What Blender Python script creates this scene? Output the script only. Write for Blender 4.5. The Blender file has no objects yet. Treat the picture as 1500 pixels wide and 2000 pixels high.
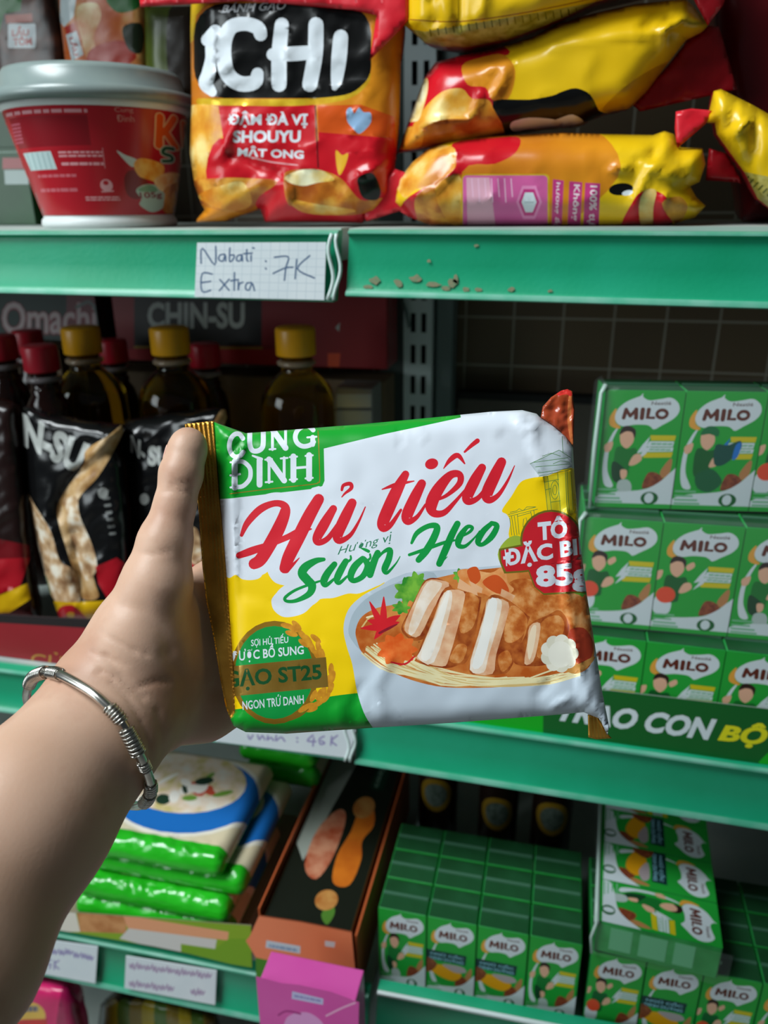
import bpy, bmesh, math, random
import numpy as np
from mathutils import Vector, Matrix, noise, geometry
random.seed(7)
SC = bpy.context.scene
COL = SC.collection
# ------------------------------------------------------------------ camera
F = 1500.0                                   # focal length in pixels of the 1500x2000 frame
ZT, ZM, ZB, ZL = 1.45, 1.075, 0.794, 0.50    # shelf tops
CAM = np.array([0.0, -0.55, 1.462])
YAW, PIT, ROL = [math.radians(a) for a in (-13.0, 21.5, 0.5)]
def cam_axes():
    cy, sy, cp, sp = math.cos(YAW), math.sin(YAW), math.cos(PIT), math.sin(PIT)
    fwd = np.array([sy*cp, cy*cp, -sp]); right = np.array([cy, -sy, 0.0]); down = np.cross(fwd, right)
    cr, sr = math.cos(ROL), math.sin(ROL)
    return cr*right + sr*down, -sr*right + cr*down, fwd
RGT, DWN, FWD = cam_axes()
cd = bpy.data.cameras.new('camera'); cam = bpy.data.objects.new('camera', cd); COL.objects.link(cam)
m = Matrix.Identity(4)
for i in range(3):
    m[i][0], m[i][1], m[i][2], m[i][3] = RGT[i], -DWN[i], -FWD[i], CAM[i]
cam.matrix_world = m
cd.sensor_fit = 'VERTICAL'; cd.sensor_height = 36; cd.sensor_width = 27; cd.lens = 27
cd.clip_start = 0.01
cd.dof.use_dof = True; cd.dof.focus_distance = 0.333; cd.dof.aperture_fstop = 9.5
SC.camera = cam
# ------------------------------------------------------------------ light
SC.view_settings.view_transform = 'Standard'; SC.view_settings.look = 'None'
SC.view_settings.gamma = 1; SC.view_settings.use_curve_mapping = False
SC.view_settings.exposure = -0.1
w = bpy.data.worlds.new('world'); SC.world = w; w.use_nodes = True
w.node_tree.nodes['Background'].inputs[0].default_value = (0.75, 0.9, 1.0, 1)
w.node_tree.nodes['Background'].inputs[1].default_value = 0.06
def area(name, loc, target, sx, sy, power, col):
    d = bpy.data.lights.new(name, 'AREA'); d.shape = 'RECTANGLE'; d.size = sx; d.size_y = sy; d.energy = power; d.color = col
    o = bpy.data.objects.new(name, d); COL.objects.link(o)
    o.location = loc
    o.rotation_euler = (Vector(target) - Vector(loc)).to_track_quat('-Z', 'Y').to_euler()
    return o
area('skylight', (-1.12, -0.92, 3.08), (-.05, -.1, 1.15), 0.9, 0.9, 70, (0.90, 0.975, 1.0))
area('doorway_daylight', (-2.3, -1.9, 1.95), (-.05, 0, 1.2), 1.1, 1.4, 33, (0.87, 0.97, 1.0))
# ------------------------------------------------------------------ pixel rays -> world points
def ray(p):
    p = np.asarray(p, float)
    return RGT*((p[..., 0:1]-750)/F) + DWN*((p[..., 1:2]-1000)/F) + FWD
def P(x, y, dep): return CAM + ray((x, y))*dep
def onY(x, y, Y):
    d = ray((x, y)); return CAM + d*(Y-CAM[1])/d[1]
def onZ(x, y, Z):
    d = ray((x, y)); return CAM + d*(Z-CAM[2])/d[2]
def topx(v):
    q = np.asarray(v, float) - CAM; dep = q@FWD
    return np.stack([750+F*(q@RGT)/dep, 1000+F*(q@DWN)/dep], -1)
class Plane:
    """a real plane in the room: origin o, normal n pointing to the shop side"""
    def __init__(s, o, n): s.o = np.array(o, float); s.n = np.array(n, float)/np.linalg.norm(n)
    def lift(s, px, b):
        r = ray(px); t = ((s.o-CAM)@s.n + b)/(r@s.n); return CAM + r*t[:, None]
    def drop(s, px, b):
        return s.lift(px, np.zeros(len(px))) - s.n*np.asarray(b)[:, None]
def planeY(Y, lean=0.0, turn=0.0, at=(750, 700)):
    n = np.array([math.sin(turn)*math.cos(lean), -math.cos(turn)*math.cos(lean), math.sin(lean)])
    return Plane(onY(at[0], at[1], Y), n)
# ------------------------------------------------------------------ materials
def lin(h):
    h = h.lstrip('#'); c = [int(h[i:i+2], 16)/255 for i in (0, 2, 4)]
    return [x/12.92 if x <= .04045 else ((x+.055)/1.055)**2.4 for x in c]
MATS = {}
def mat(key, c=None, r=0.45, metal=0.0, spec=0.5, c2=None, ns=60, c3=None, bump=0.0, bs=80, trans=0.0, sss=0.0, alpha=1.0, coat=0.0, lo=0.35, hi=0.65, ior=1.45, stretch=(1, 1, 1)):
    if key in MATS: return MATS[key]
    if c is None:
        c = key
    M = bpy.data.materials.new(key.strip('#')); M.use_nodes = True
    nt = M.node_tree; b = nt.nodes['Principled BSDF']
    b.inputs['Base Color'].default_value = (*lin(c), 1)
    b.inputs['Roughness'].default_value = r; b.inputs['Metallic'].default_value = metal
    b.inputs['Specular IOR Level'].default_value = spec; b.inputs['IOR'].default_value = ior
    if trans: b.inputs['Transmission Weight'].default_value = trans
    if alpha < 1: b.inputs['Alpha'].default_value = alpha
    if coat: b.inputs['Coat Weight'].default_value = coat; b.inputs['Coat Roughness'].default_value = 0.12
    if sss:
        b.inputs['Subsurface Weight'].default_value = sss; b.inputs['Subsurface Radius'].default_value = (0.006, 0.0025, 0.0015); b.inputs['Subsurface Scale'].default_value = 1.0
    if c2 or bump:
        tc = nt.nodes.new('ShaderNodeTexCoord'); mp = nt.nodes.new('ShaderNodeMapping'); mp.inputs['Scale'].default_value = stretch
        nt.links.new(tc.outputs['Object'], mp.inputs[0])
    if c2:
        n = nt.nodes.new('ShaderNodeTexNoise'); n.inputs['Scale'].default_value = ns; n.inputs['Detail'].default_value = 5
        nt.links.new(mp.outputs[0], n.inputs['Vector'])
        rp = nt.nodes.new('ShaderNodeValToRGB'); e = rp.color_ramp.elements
        e[0].position = lo; e[0].color = (*lin(c), 1); e[1].position = hi; e[1].color = (*lin(c2), 1)
        if c3:
            k = e.new((lo+hi)/2); k.color = (*lin(c3), 1)
        nt.links.new(n.outputs['Fac'], rp.inputs[0]); nt.links.new(rp.outputs[0], b.inputs['Base Color'])
    if bump:
        n2 = nt.nodes.new('ShaderNodeTexNoise'); n2.inputs['Scale'].default_value = bs; n2.inputs['Detail'].default_value = 3
        nt.links.new(mp.outputs[0], n2.inputs['Vector'])
        bp = nt.nodes.new('ShaderNodeBump'); bp.inputs['Strength'].default_value = bump; bp.inputs['Distance'].default_value = 0.002
        nt.links.new(n2.outputs['Fac'], bp.inputs['Height']); nt.links.new(bp.outputs[0], b.inputs['Normal'])
    MATS[key] = M
    return M
def ink(h, r=0.42): return mat('print_%s_%02d' % (h.strip('#'), int(r*100)), h, r=r)
def foil(h): return ink(h, 0.24)
# ------------------------------------------------------------------ objects
def tag(o, label=None, cat=None, group=None, kind=None):
    for k, v in (('label', label), ('category', cat), ('group', group), ('kind', kind)):
        if v: o[k] = v
    return o
def thing(name, label, cat, loc=(0, 0, 0), group=None, rz=0.0):
    o = bpy.data.objects.new(name, None); COL.objects.link(o)
    o.empty_display_size = .02; o.location = [float(x) for x in loc]; o.rotation_euler = (0, 0, rz)
    return tag(o, label, cat, group)
def mobj(name, v, f, mats, mi=None, parent=None, smooth=True, local=False):
    me = bpy.data.meshes.new(name)
    me.from_pydata([tuple(map(float, x)) for x in v], [], [tuple(int(i) for i in q) for q in f])
    for x in (mats if isinstance(mats, (list, tuple)) else [mats]): me.materials.append(x)
    if mi is not None: me.polygons.foreach_set('material_index', np.asarray(mi, np.int32))
    me.polygons.foreach_set('use_smooth', np.full(len(f), smooth, bool))
    me.update()
    o = bpy.data.objects.new(name, me); COL.objects.link(o)
    if parent is not None:
        o.parent = parent
        if not local:
            o.matrix_parent_inverse = (Matrix.Translation(parent.location) @ parent.rotation_euler.to_matrix().to_4x4()).inverted()
    return o
class MB:
    """collects shapes into one mesh"""
    def __init__(s): s.v = []; s.f = []; s.m = []; s.mats = []
    def mi(s, mt):
        if mt not in s.mats: s.mats.append(mt)
        return s.mats.index(mt)
    def add(s, v, f, mt):
        n = len(s.v); k = s.mi(mt)
        s.v += [tuple(map(float, x)) for x in v]; s.f += [tuple(int(i)+n for i in q) for q in f]; s.m += [k]*len(f)
        return s
    def addm(s, v, f, ml, mlist):
        n = len(s.v); idx = [s.mi(x) for x in mlist]
        s.v += [tuple(map(float, x)) for x in v]; s.f += [tuple(int(i)+n for i in q) for q in f]; s.m += [idx[i] for i in ml]
        return s
    def box(s, lo, hi, mt, bev=0.0):
        bm = bmesh.new(); bmesh.ops.create_cube(bm, size=1)
        for v in bm.verts: v.co = Vector([(lo[i]+hi[i])/2 + v.co[i]*(hi[i]-lo[i]) for i in range(3)])
        if bev: bmesh.ops.bevel(bm, geom=bm.edges[:], offset=bev, segments=2, profile=.5, affect='EDGES')
        bm.verts.index_update()
        s.add([v.co for v in bm.verts], [[v.index for v in f.verts] for f in bm.faces], mt); bm.free(); return s
    def tube(s, path, rad, mt, n=10, closed=False, caps=True):
        path = [Vector(p) for p in path]; N = len(path)
        rad = rad if isinstance(rad, (list, tuple, np.ndarray)) else [rad]*N
        v = []; f = []; up = None
        for i, p in enumerate(path):
            a = path[(i-1) % N] if (closed or i > 0) else p; b = path[(i+1) % N] if (closed or i < N-1) else p
            t = (b-a).normalized()
            if up is None: up = t.orthogonal()
            up = (up - t*up.dot(t)).normalized(); sd = t.cross(up)
            for k in range(n):
                an = 2*math.pi*k/n; v.append(p + (up*math.cos(an)+sd*math.sin(an))*float(rad[i]))
        for i in range(N if closed else N-1):
            j = (i+1) % N
            for k in range(n):
                f.append((i*n+k, i*n+(k+1) % n, j*n+(k+1) % n, j*n+k))
        if caps and not closed:
            f.append(tuple(range(n))[::-1]); f.append(tuple((N-1)*n+k for k in range(n)))
        return s.add(v, f, mt)
    def lathe(s, prof, mt, c=(0, 0, 0), n=48):
        v = []; f = []
        for r, z in prof:
            for k in range(n):
                a = 2*math.pi*k/n; v.append((c[0]+r*math.cos(a), c[1]+r*math.sin(a), c[2]+z))
        for i in range(len(prof)-1):
            for k in range(n): f.append((i*n+k, i*n+(k+1) % n, (i+1)*n+(k+1) % n, (i+1)*n+k))
        f.append(tuple(range(n))[::-1]); f.append(tuple((len(prof)-1)*n+k for k in range(n)))
        return s.add(v, f, mt)
    def build(s, name, parent=None, smooth=True, local=False):
        return mobj(name, s.v, s.f, s.mats, s.m, parent, smooth, local)
def sharp(o, deg=35):
    o.data.set_sharp_from_angle(angle=math.radians(deg)); return o
# ------------------------------------------------------------------ printed artwork -> one triangulated sheet
def catmull(p, n=6, closed=False):
    p = np.asarray(p, float); N = len(p); out = []
    for i in range(N if closed else N-1):
        a, b, c, d = (p[(i-1) % N], p[i], p[(i+1) % N], p[(i+2) % N]) if closed else (p[max(i-1, 0)], p[i], p[i+1], p[min(i+2, N-1)])
        for k in range(n):
            t = k/n; out.append(.5*((2*b)+(c-a)*t+(2*a-5*b+4*c-d)*t*t+(3*b-a-3*c+d)*t**3))
    if not closed: out.append(p[-1])
    return np.array(out)
def Zm(x0, y0, s):
    def f(pts): return [((x0+q[0]/s), (y0+q[1]/s), *[w/s for w in q[2:]]) for q in pts]
    return f
def ring(pts):
    pts = np.asarray(pts, float)[:, :2]; return np.hstack([pts, np.roll(pts, -1, 0)])
_txt = {}
def text_edges(s, bold, shear):
    k = (s, bold, shear)
    if k in _txt: return _txt[k]
    cu = bpy.data.curves.new('t', 'FONT'); cu.body = s; cu.size = 1; cu.offset = bold; cu.shear = shear; cu.resolution_u = 3
    o = bpy.data.objects.new('t', cu); me = o.to_mesh(); me.calc_loop_triangles()
    v = np.array([x.co[:2] for x in me.vertices]); es = set(); tl = [tuple(t.vertices) for t in me.loop_triangles]
    for p in me.polygons:
        q = list(p.vertices)
        for a, b in zip(q, q[1:]+q[:1]): es.add((a, b))
    # merge duplicate positions so that inner edges cancel
    key = {}; idm = []
    for x in v: idm.append(key.setdefault((round(x[0], 5), round(x[1], 5)), len(key)))
    pos = np.zeros((len(key), 2))
    for i, x in enumerate(v): pos[idm[i]] = x
    es = {(idm[a], idm[b]) for a, b in es if idm[a] != idm[b]}
    e = [(a, b) for a, b in es if (b, a) not in es]
    o.to_mesh_clear(); bpy.data.objects.remove(o); bpy.data.curves.remove(cu)
    seg = np.array([[*pos[a], *pos[b]] for a, b in e]).reshape(-1, 4)
    lo = v.min(0); hi = v.max(0)
    seg = (seg - np.tile(lo, 2))/np.tile(hi-lo, 2)
    _txt[k] = (seg, TRI(v, tl, lo, hi))
    return _txt[k]
def TRI(v, tl, lo, hi): return ((v-lo)/(hi-lo))[np.array(tl)]
def in_tris(p, T):
    out = np.zeros(len(p), bool)
    for t in T:
        a, b, c = t
        l = t.min(0); h = t.max(0); k = np.where(((p >= l) & (p <= h)).all(1) & ~out)[0]
        if len(k) == 0: continue
        q = p[k]
        def cr(u, w): return (w[0]-u[0])*(q[:, 1]-u[1])-(w[1]-u[1])*(q[:, 0]-u[0])
        x, y, z = cr(a, b), cr(b, c), cr(c, a)
        out[k[((x >= 0) & (y >= 0) & (z >= 0)) | ((x <= 0) & (y <= 0) & (z <= 0))]] = True
    return out
def winding(pts, seg):
    wn = np.zeros(len(pts), int)
    for i in range(0, len(pts), 4000):
        p = pts[i:i+4000]; y = p[:, 1:2]; x = p[:, 0:1]
        y0, y1, x0, x1 = seg[:, 1], seg[:, 3], seg[:, 0], seg[:, 2]
        left = (x1-x0)*(y-y0) - (x-x0)*(y1-y0)
        up = (y0 <= y) & (y1 > y) & (left > 0); dn = (y0 > y) & (y1 <= y) & (left < 0)
        wn[i:i+4000] = up.sum(1) - dn.sum(1)
    return wn
class Art:
    def __init__(s, base): s.base = base; s.L = []
    def _a(s, mt, seg, T=None): s.L.append((mt, np.asarray(seg, float), T)); return s
    def poly(s, mt, pts): return s._a(mt, ring(pts))
    def blob(s, mt, pts, n=5): return s._a(mt, ring(catmull(np.asarray(pts, float)[:, :2], n, True)))
    def ell(s, mt, cx, cy, rx, ry, rot=0, n=28):
        a = np.linspace(0, 2*np.pi, n, endpoint=False); c, d = math.cos(rot), math.sin(rot)
        x, y = rx*np.cos(a), ry*np.sin(a)
        return s._a(mt, ring(np.stack([cx+x*c-y*d, cy+x*d+y*c], 1)))
    def rect(s, mt, x0, y0, x1, y1): return s.poly(mt, [(x0, y0), (x1, y0), (x1, y1), (x0, y1)])
    def rrect(s, mt, x0, y0, x1, y1, r):
        pts = []
        for cx, cy, a0 in ((x1-r, y0+r, -90), (x1-r, y1-r, 0), (x0+r, y1-r, 90), (x0+r, y0+r, 180)):
            for k in range(6):
                a = math.radians(a0+k*18); pts.append((cx+r*math.cos(a), cy+r*math.sin(a)))
        return s.poly(mt, pts)
    def stroke(s, mt, pts, w=None, n=5, grow=0.0, cap=True):
        p = np.array([(q[0], q[1], (q[2] if len(q) > 2 else w)) for q in pts], float)
        if len(p) > 2 and n > 1: p = catmull(p, n)
        c = p[:, :2]; h = np.maximum(p[:, 2]/2+grow, .01)
        t = np.gradient(c, axis=0); t /= np.maximum(np.linalg.norm(t, axis=1, keepdims=True), 1e-9)
        nn = np.stack([-t[:, 1], t[:, 0]], 1); L = c+nn*h[:, None]; R = c-nn*h[:, None]
        # a quad per step plus round joints, all wound the same way
        segs = []
        poly = np.vstack([L, R[::-1]])
        def orient(q):
            ar = np.sum(q[:, 0]*np.roll(q[:, 1], -1)-np.roll(q[:, 0], -1)*q[:, 1]); return q if ar > 0 else q[::-1]
        if cap:
            def fan(cen, d, r):
                a0 = math.atan2(d[1], d[0]); return [(cen[0]+r*math.cos(a0+x), cen[1]+r*math.sin(a0+x)) for x in np.linspace(math.pi/2, -math.pi/2, 7)[1:-1]]
            poly = np.vstack([L, fan(c[-1], t[-1], h[-1]), R[::-1], np.array(fan(c[0], -t[0], h[0]))])
        return s._a(mt, ring(orient(poly)))
    def text(s, mt, string, quad, bold=0.0, shear=0.0):
        e, T = text_edges(string, bold, shear); q = [np.array(p[:2], float) for p in quad]
        def mp(u, v):
            u = u[:, None]; v = 1-v[:, None]
            return (q[0]*(1-u)+q[1]*u)*(1-v) + (q[3]*(1-u)+q[2]*u)*v
        a, b = mp(e[:, 0], e[:, 1]), mp(e[:, 2], e[:, 3])
        T2 = mp(T[..., 0].ravel(), T[..., 1].ravel()).reshape(-1, 3, 2)
        return s._a(mt, np.hstack([a, b]), T2)
    def tbox(s, mt, string, x0, y0, x1, y1, bold=0.0, shear=0.0):
        return s.text(mt, string, [(x0, y0), (x1, y0), (x1, y1), (x0, y1)], bold, shear)
    def build(s, outline, sp, maxseg=None, q=None):
        outline = np.asarray(outline, float)[:, :2]
        lo, hi = outline.min(0), outline.max(0); span = (hi-lo).max()
        q = q or span*2e-5
        dom = ring(outline); V = []; E = []; idx = {}
        def vid(p):
            k = (round(p[0]/q), round(p[1]/q))
            if k not in idx: idx[k] = len(V); V.append(Vector((k[0]*q, k[1]*q)))
            return idx[k]
        ms = maxseg or sp*1.2
        pad = sp*.5
        for seg in [dom]+[l[1] for l in s.L]:
            for x0, y0, x1, y1 in seg:
                if max(x0, x1) < lo[0]-pad or min(x0, x1) > hi[0]+pad or max(y0, y1) < lo[1]-pad or min(y0, y1) > hi[1]+pad: continue
                n = max(1, int(math.ceil(math.hypot(x1-x0, y1-y0)/ms))); last = vid((x0, y0))
                for k in range(1, n+1):
                    t = k/n; b = vid((x0+(x1-x0)*t, y0+(y1-y0)*t))
                    if b != last: E.append((last, b))
                    last = b
        if sp < span:
            gx, gy = np.meshgrid(np.arange(lo[0]+sp/2, hi[0], sp), np.arange(lo[1]+sp/2, hi[1], sp)); g = np.stack([gx.ravel(), gy.ravel()], 1)
            g[:, 0] += (np.round((g[:, 1]-lo[1])/sp) % 2)*sp*.5
            g = g[winding(g, dom) != 0]
            for p in g: vid(p)
        r = geometry.delaunay_2d_cdt(V, E, [], 0, q*.5)
        v = np.array([tuple(x) for x in r[0]]); tr = np.array([tuple(t) for t in r[2]])
        c = v[tr].mean(1); keep = winding(c, dom) != 0
        a2 = np.cross(v[tr[:, 1]]-v[tr[:, 0]], v[tr[:, 2]]-v[tr[:, 0]])
        keep &= np.abs(a2) > q*q*.01
        tr, c = tr[keep], c[keep]
        mats = [s.base]; mi = np.zeros(len(tr), int)
        for mt, seg, T in s.L:
            l2 = np.minimum(seg[:, :2].min(0), seg[:, 2:].min(0)); h2 = np.maximum(seg[:, :2].max(0), seg[:, 2:].max(0))
            ok = np.where(((c >= l2) & (c <= h2)).all(1))[0]
            if len(ok) == 0: continue
            ins = ok[winding(c[ok], seg) != 0] if T is None else ok[in_tris(c[ok], T)]
            if len(ins):
                if mt not in mats: mats.append(mt)
                mi[ins] = mats.index(mt)
        used = np.unique(tr); remap = -np.ones(len(v), int); remap[used] = np.arange(len(used))
        return v[used], remap[tr], mi, mats
def dist_outline(p, outline):
    a = np.asarray(outline, float)[:, :2]; b = np.roll(a, -1, 0); out = np.full(len(p), 1e9)
    for x, y in zip(a, b):
        d = y-x; L = d@d
        if L < 1e-12: continue
        t = np.clip(((p-x)@d)/L, 0, 1); out = np.minimum(out, np.linalg.norm(p-x-t[:, None]*d, axis=1))
    return out
def nz(p, s, seed, ridged=False):
    out = np.empty(len(p))
    for i, (x, y) in enumerate(p):
        k = noise.noise(Vector((x/s, y/s, seed)))
        out[i] = (1-2*abs(k)) if ridged else k
    return out
def crease(p, lines):
    """raised (+) or pressed (-) folds along polylines: (points, half width, height)"""
    b = np.zeros(len(p))
    for pts, wd, hgt in lines:
        a = np.asarray(pts, float); d = np.full(len(p), 1e9)
        for x, y in zip(a[:-1], a[1:]):
            e = y-x; L = e@e; t = np.clip(((p-x)@e)/L, 0, 1); d = np.minimum(d, np.linalg.norm(p-x-t[:, None]*e, axis=1))
        b += hgt*np.exp(-(d/wd)**2)
    return b
def pillow(name, outline, pl, art, hf, hb, R, sp, back, wr=0.0, ws=60, seed=1.0, lines=(), parent=None, ridge=0.0, hfun=None, round_out=0, zmin=None):
    """a filled bag: printed front sheet and plain back sheet, each rounded off towards the outline"""
    if round_out: outline = catmull(np.asarray(outline, float)[:, :2], round_out, True)
    v, tr, mi, mats = art.build(outline, sp)
    d = dist_outline(v, outline); k = np.clip(d/R, 0, 1); prof = np.sqrt(np.maximum(1-(1-k)**2, 0))
    w = np.clip(d/(R*.6), 0, 1)
    b = prof*hf
    if wr: b = b + w*wr*(nz(v, ws, seed)+.5*nz(v, ws*.45, seed+9))
    if ridge: b = b + w*ridge*(nz(v, ws*.8, seed+4, True)**3)
    if lines: b = b + w*crease(v, lines)
    if hfun: b = b + hfun(v)*w
    fr = pl.lift(v, b); bk = pl.drop(v, prof*hb)
    if zmin is not None: fr[:, 2] = np.maximum(fr[:, 2], zmin); bk[:, 2] = np.maximum(bk[:, 2], zmin)
    edge = d < 1e-3*R+1e-6
    n = len(v); mp = np.arange(n)+n; mp[edge] = np.where(edge)[0]
    n0 = np.cross(fr[tr[:, 1]]-fr[tr[:, 0]], fr[tr[:, 2]]-fr[tr[:, 0]])
    if (n0@pl.n).sum() < 0: tr = tr[:, ::-1]
    allv = np.vstack([fr, bk]); f = np.vstack([tr, mp[tr][:, ::-1]])
    mats = list(mats)
    if back not in mats: mats.append(back)
    mi2 = np.concatenate([mi, np.full(len(tr), mats.index(back))])
    used = np.unique(f); rm = -np.ones(len(allv), int); rm[used] = np.arange(len(used))
    return mobj(name, allv[used], rm[f], mats, mi2, parent)
def flat_art(art, outline, sp, fn):
    """artwork on a flat or curved sheet through fn(u, v) -> 3-D"""
    v, tr, mi, mats = art.build(outline, sp); return fn(v), tr, mi, mats
def orient_to(v, tr, n):
    n0 = np.cross(v[tr[:, 1]]-v[tr[:, 0]], v[tr[:, 2]]-v[tr[:, 0]])
    return tr[:, ::-1] if (n0@np.asarray(n, float)).sum() < 0 else tr
# ================================================================== the setting
M_rail = mat('rail_green', '#0f9468', r=.38, c2='#1a9c74', ns=14, bump=.05, bs=300)
M_railedge = mat('rail_edge', '#6fae98', r=.4, c2='#4aa384', ns=40)
M_board = mat('shelf_enamel', '#9aa8a4', r=.5, c2='#b4bdb6', ns=9)
M_post = mat('post_enamel', '#c6d2d3', r=.4, c2='#b4c2c4', ns=12)
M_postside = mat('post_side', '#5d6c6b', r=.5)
M_dark = mat('slot_dark', '#0c0f0f', r=.8)
M_pale = mat('clear_plastic_edge', '#cfe0dc', r=.2)
def wall_mat():
    M = bpy.data.materials.new('tile_wall'); M.use_nodes = True; nt = M.node_tree; b = nt.nodes['Principled BSDF']
    tc = nt.nodes.new('ShaderNodeTexCoord'); mp = nt.nodes.new('ShaderNodeMapping'); mp.inputs['Rotation'].default_value = (math.radians(90), 0, 0)
    br = nt.nodes.new('ShaderNodeTexBrick'); br.offset = 0; br.inputs['Scale'].default_value = 1
    br.inputs['Brick Width'].default_value = .056; br.inputs['Row Height'].default_value = .056; br.inputs['Mortar Size'].default_value = .0012
    br.inputs['Color1'].default_value = (*lin('#5a4a34'), 1); br.inputs['Color2'].default_value = (*lin('#534431'), 1); br.inputs['Mortar'].default_value = (*lin('#8f8a7c'), 1)
    nt.links.new(tc.outputs['Object'], mp.inputs[0]); nt.links.new(mp.outputs[0], br.inputs['Vector']); nt.links.new(br.outputs['Color'], b.inputs['Base Color'])
    b.inputs['Roughness'].default_value = .55
    return M
def struct(name, mb): return tag(mb.build(name, smooth=False), kind='structure')
struct('wall_back', MB().box((-2.6, .372, 0), (2.0, .40, 2.9), wall_mat()))
struct('floor', MB().box((-2.6, -3.2, -.05), (2.6, .40, 0), mat('floor_tile', '#8d8a83', r=.35, c2='#989590', ns=5)))
# ------------------------------------------------------------------ shelves
RAIL_PROF = [(0.0, .010, 0), (0.0, -.0005, 1), (.02, -.0028, 1), (.05, -.0030, 1), (.075, -.0012, 0), (.10, .0006, 0), (.5, .0012, 0), (.87, .0006, 0), (.90, -.0006, 1), (.94, -.0024, 1), (.98, -.0026, 1), (1.0, -.0008, 1), (1.0, .010, 0)]
def rail(parent, tl, tr, br, bl, nseg=24, specks=(), edge=M_railedge, body=M_rail):
    tl, tr, br, bl = [np.array(x, float) for x in (tl, tr, br, bl)]
    v = []; f = []; mi = []; K = len(RAIL_PROF)
    for i in range(nseg+1):
        t = i/nseg; a = tl+(tr-tl)*t; b = bl+(br-bl)*t
        for h, y, k in RAIL_PROF:
            q = a+(b-a)*h; v.append((q[0], q[1]+y, q[2]))
    for i in range(nseg):
        for j in range(K):
            j2 = (j+1) % K
            f.append((i*K+j, (i+1)*K+j, (i+1)*K+j2, i*K+j2)); mi.append(1 if RAIL_PROF[j][2] and RAIL_PROF[j2][2] else 0)
    f.append(tuple(range(K))[::-1]); mi.append(0); f.append(tuple(nseg*K+j for j in range(K))); mi.append(0)
    mb = MB().addm(v, f, mi, [body, edge])
    rust = mat('rust_fleck', '#6f8a68', r=.8, c2='#94866a', ns=300)
    for (px, py, rx, ry) in specks:
        n = 9; c = onY(px, py, tl[1]-.00005+.0006); pts = []
        for k in range(n):
            a = 2*math.pi*k/n; q = random.uniform(.6, 1.2); pts.append((c[0]+math.cos(a)*rx*q*.00037, c[1]-.0006, c[2]+math.sin(a)*ry*q*.00037))
        mb.add(pts, [tuple(range(n))], rust)
    o = sharp(mb.build('price_rail', parent), 50)
    return o
def shelf(label, Y, corners, ztop, x0, x1, specks=(), depth=.297, endside=None, edge=M_railedge, body=M_rail):
    """corners: pixel corners of the visible rail; the rail runs on along the same lines to x0 / x1"""
    tl, tr, br, bl = [onY(*c, Y) for c in corners]
    def ext(a, b, x):
        t = (x-a[0])/(b[0]-a[0]); return a+(b-a)*t
    L0 = x0 if x0 is not None else min(tl[0], bl[0]); R0 = x1 if x1 is not None else max(tr[0], br[0])
    TLp = ext(tl, tr, x0) if x0 is not None else tl; BLp = ext(bl, br, x0) if x0 is not None else bl
    TRp = ext(tl, tr, x1) if x1 is not None else tr; BRp = ext(bl, br, x1) if x1 is not None else br
    t = thing('gondola_shelf', label, 'shelf', ((L0+R0)/2, Y, ztop-.03))
    rail(t, TLp, TRp, BRp, BLp, specks=specks, edge=edge, body=body)
    MB().box((L0+.001, Y+.009, ztop-.022), (R0-.001, depth, ztop), M_board).build('shelf_board', t, smooth=False)
    if endside:
        mb = MB()
        for k, dx in enumerate((0, .0052)):
            a = np.array(TRp)+np.array([dx-.004, -.003, -.002]); b = np.array(BRp)+np.array([dx-.002, -.003, .002])
            pts = [a+(b-a)*q + np.array([-.0022*math.sin(q*7+k), -.0012, 0]) for q in np.linspace(0, 1, 12)]
            mb.tube(pts, .0013, M_pale, n=8)
        mb.build('label_holder_end', t)
    return t
spk = [(733, 548, 14, 9), (778, 552, 9, 9), (812, 545, 13, 8), (846, 556, 16, 6), (884, 552, 11, 9), (890, 546, 5, 9), (911, 565, 7, 5), (935, 566, 7, 4), (998, 566, 7, 5), (1075, 568, 6, 3), (870, 563, 10, 4), (720, 560, 12, 5), (838, 510, 4, 3), (930, 480, 5, 3)]
shelf('green-edged upper shelf of the left bay, under the noodle bucket', 0, [(0, 452), (662, 450), (652, 590), (0, 573)], ZT, -.95, None, endside=True)
shelf('green-edged upper shelf of the right bay, its rail flecked with rust', 0, [(682, 449), (1500, 453), (1500, 604), (676, 579)], ZT, None, .75, specks=spk)
shelf('green-edged middle shelf of the left bay, under the red tray and black pouches', -.04, [(0, 1305), (690, 1392), (684, 1484), (0, 1388)], ZM, -.95, None, endside=True)
shelf('green-edged middle shelf of the right bay, carrying the drink carton stack', -.04, [(698, 1385), (1500, 1500), (1500, 1620), (694, 1490)], ZM, None, .75)
shelf('green-edged bottom shelf of the left bay, with two handwritten tags', -.083, [(110, 1820), (720, 1940), (716, 2038), (67, 1899)], ZB, -.95, None)
shelf('bottom shelf of the right bay with a pale rail edge, under the standing cartons', -.083, [(738, 1932), (1400, 2058), (1400, 2170), (730, 2040)], ZB, None, .75, edge=mat('rail_pale', '#c3d0cf', r=.35))
t = thing('gondola_shelf', 'lowest shelf at the foot of the photo, holding the pink bag', 'shelf', (0, -.1, ZL-.03))
rail(t, (-.95, -.12, ZL), (.75, -.12, ZL), (.75, -.12, ZL-.05), (-.95, -.12, ZL-.05))
MB().box((-.95, -.111, ZL-.022), (.75, .297, ZL), M_board).build('shelf_board', t, smooth=False)
t = thing('gondola_shelf', 'unseen topmost shelf, added above the crisp bags to shade them', 'shelf', (0, 0, ZT+.30))  # out of view, added to shade the wall and bags below
rail(t, (-.95, 0, ZT+.33), (.75, 0, ZT+.33), (.75, 0, ZT+.28), (-.95, 0, ZT+.28))
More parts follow.
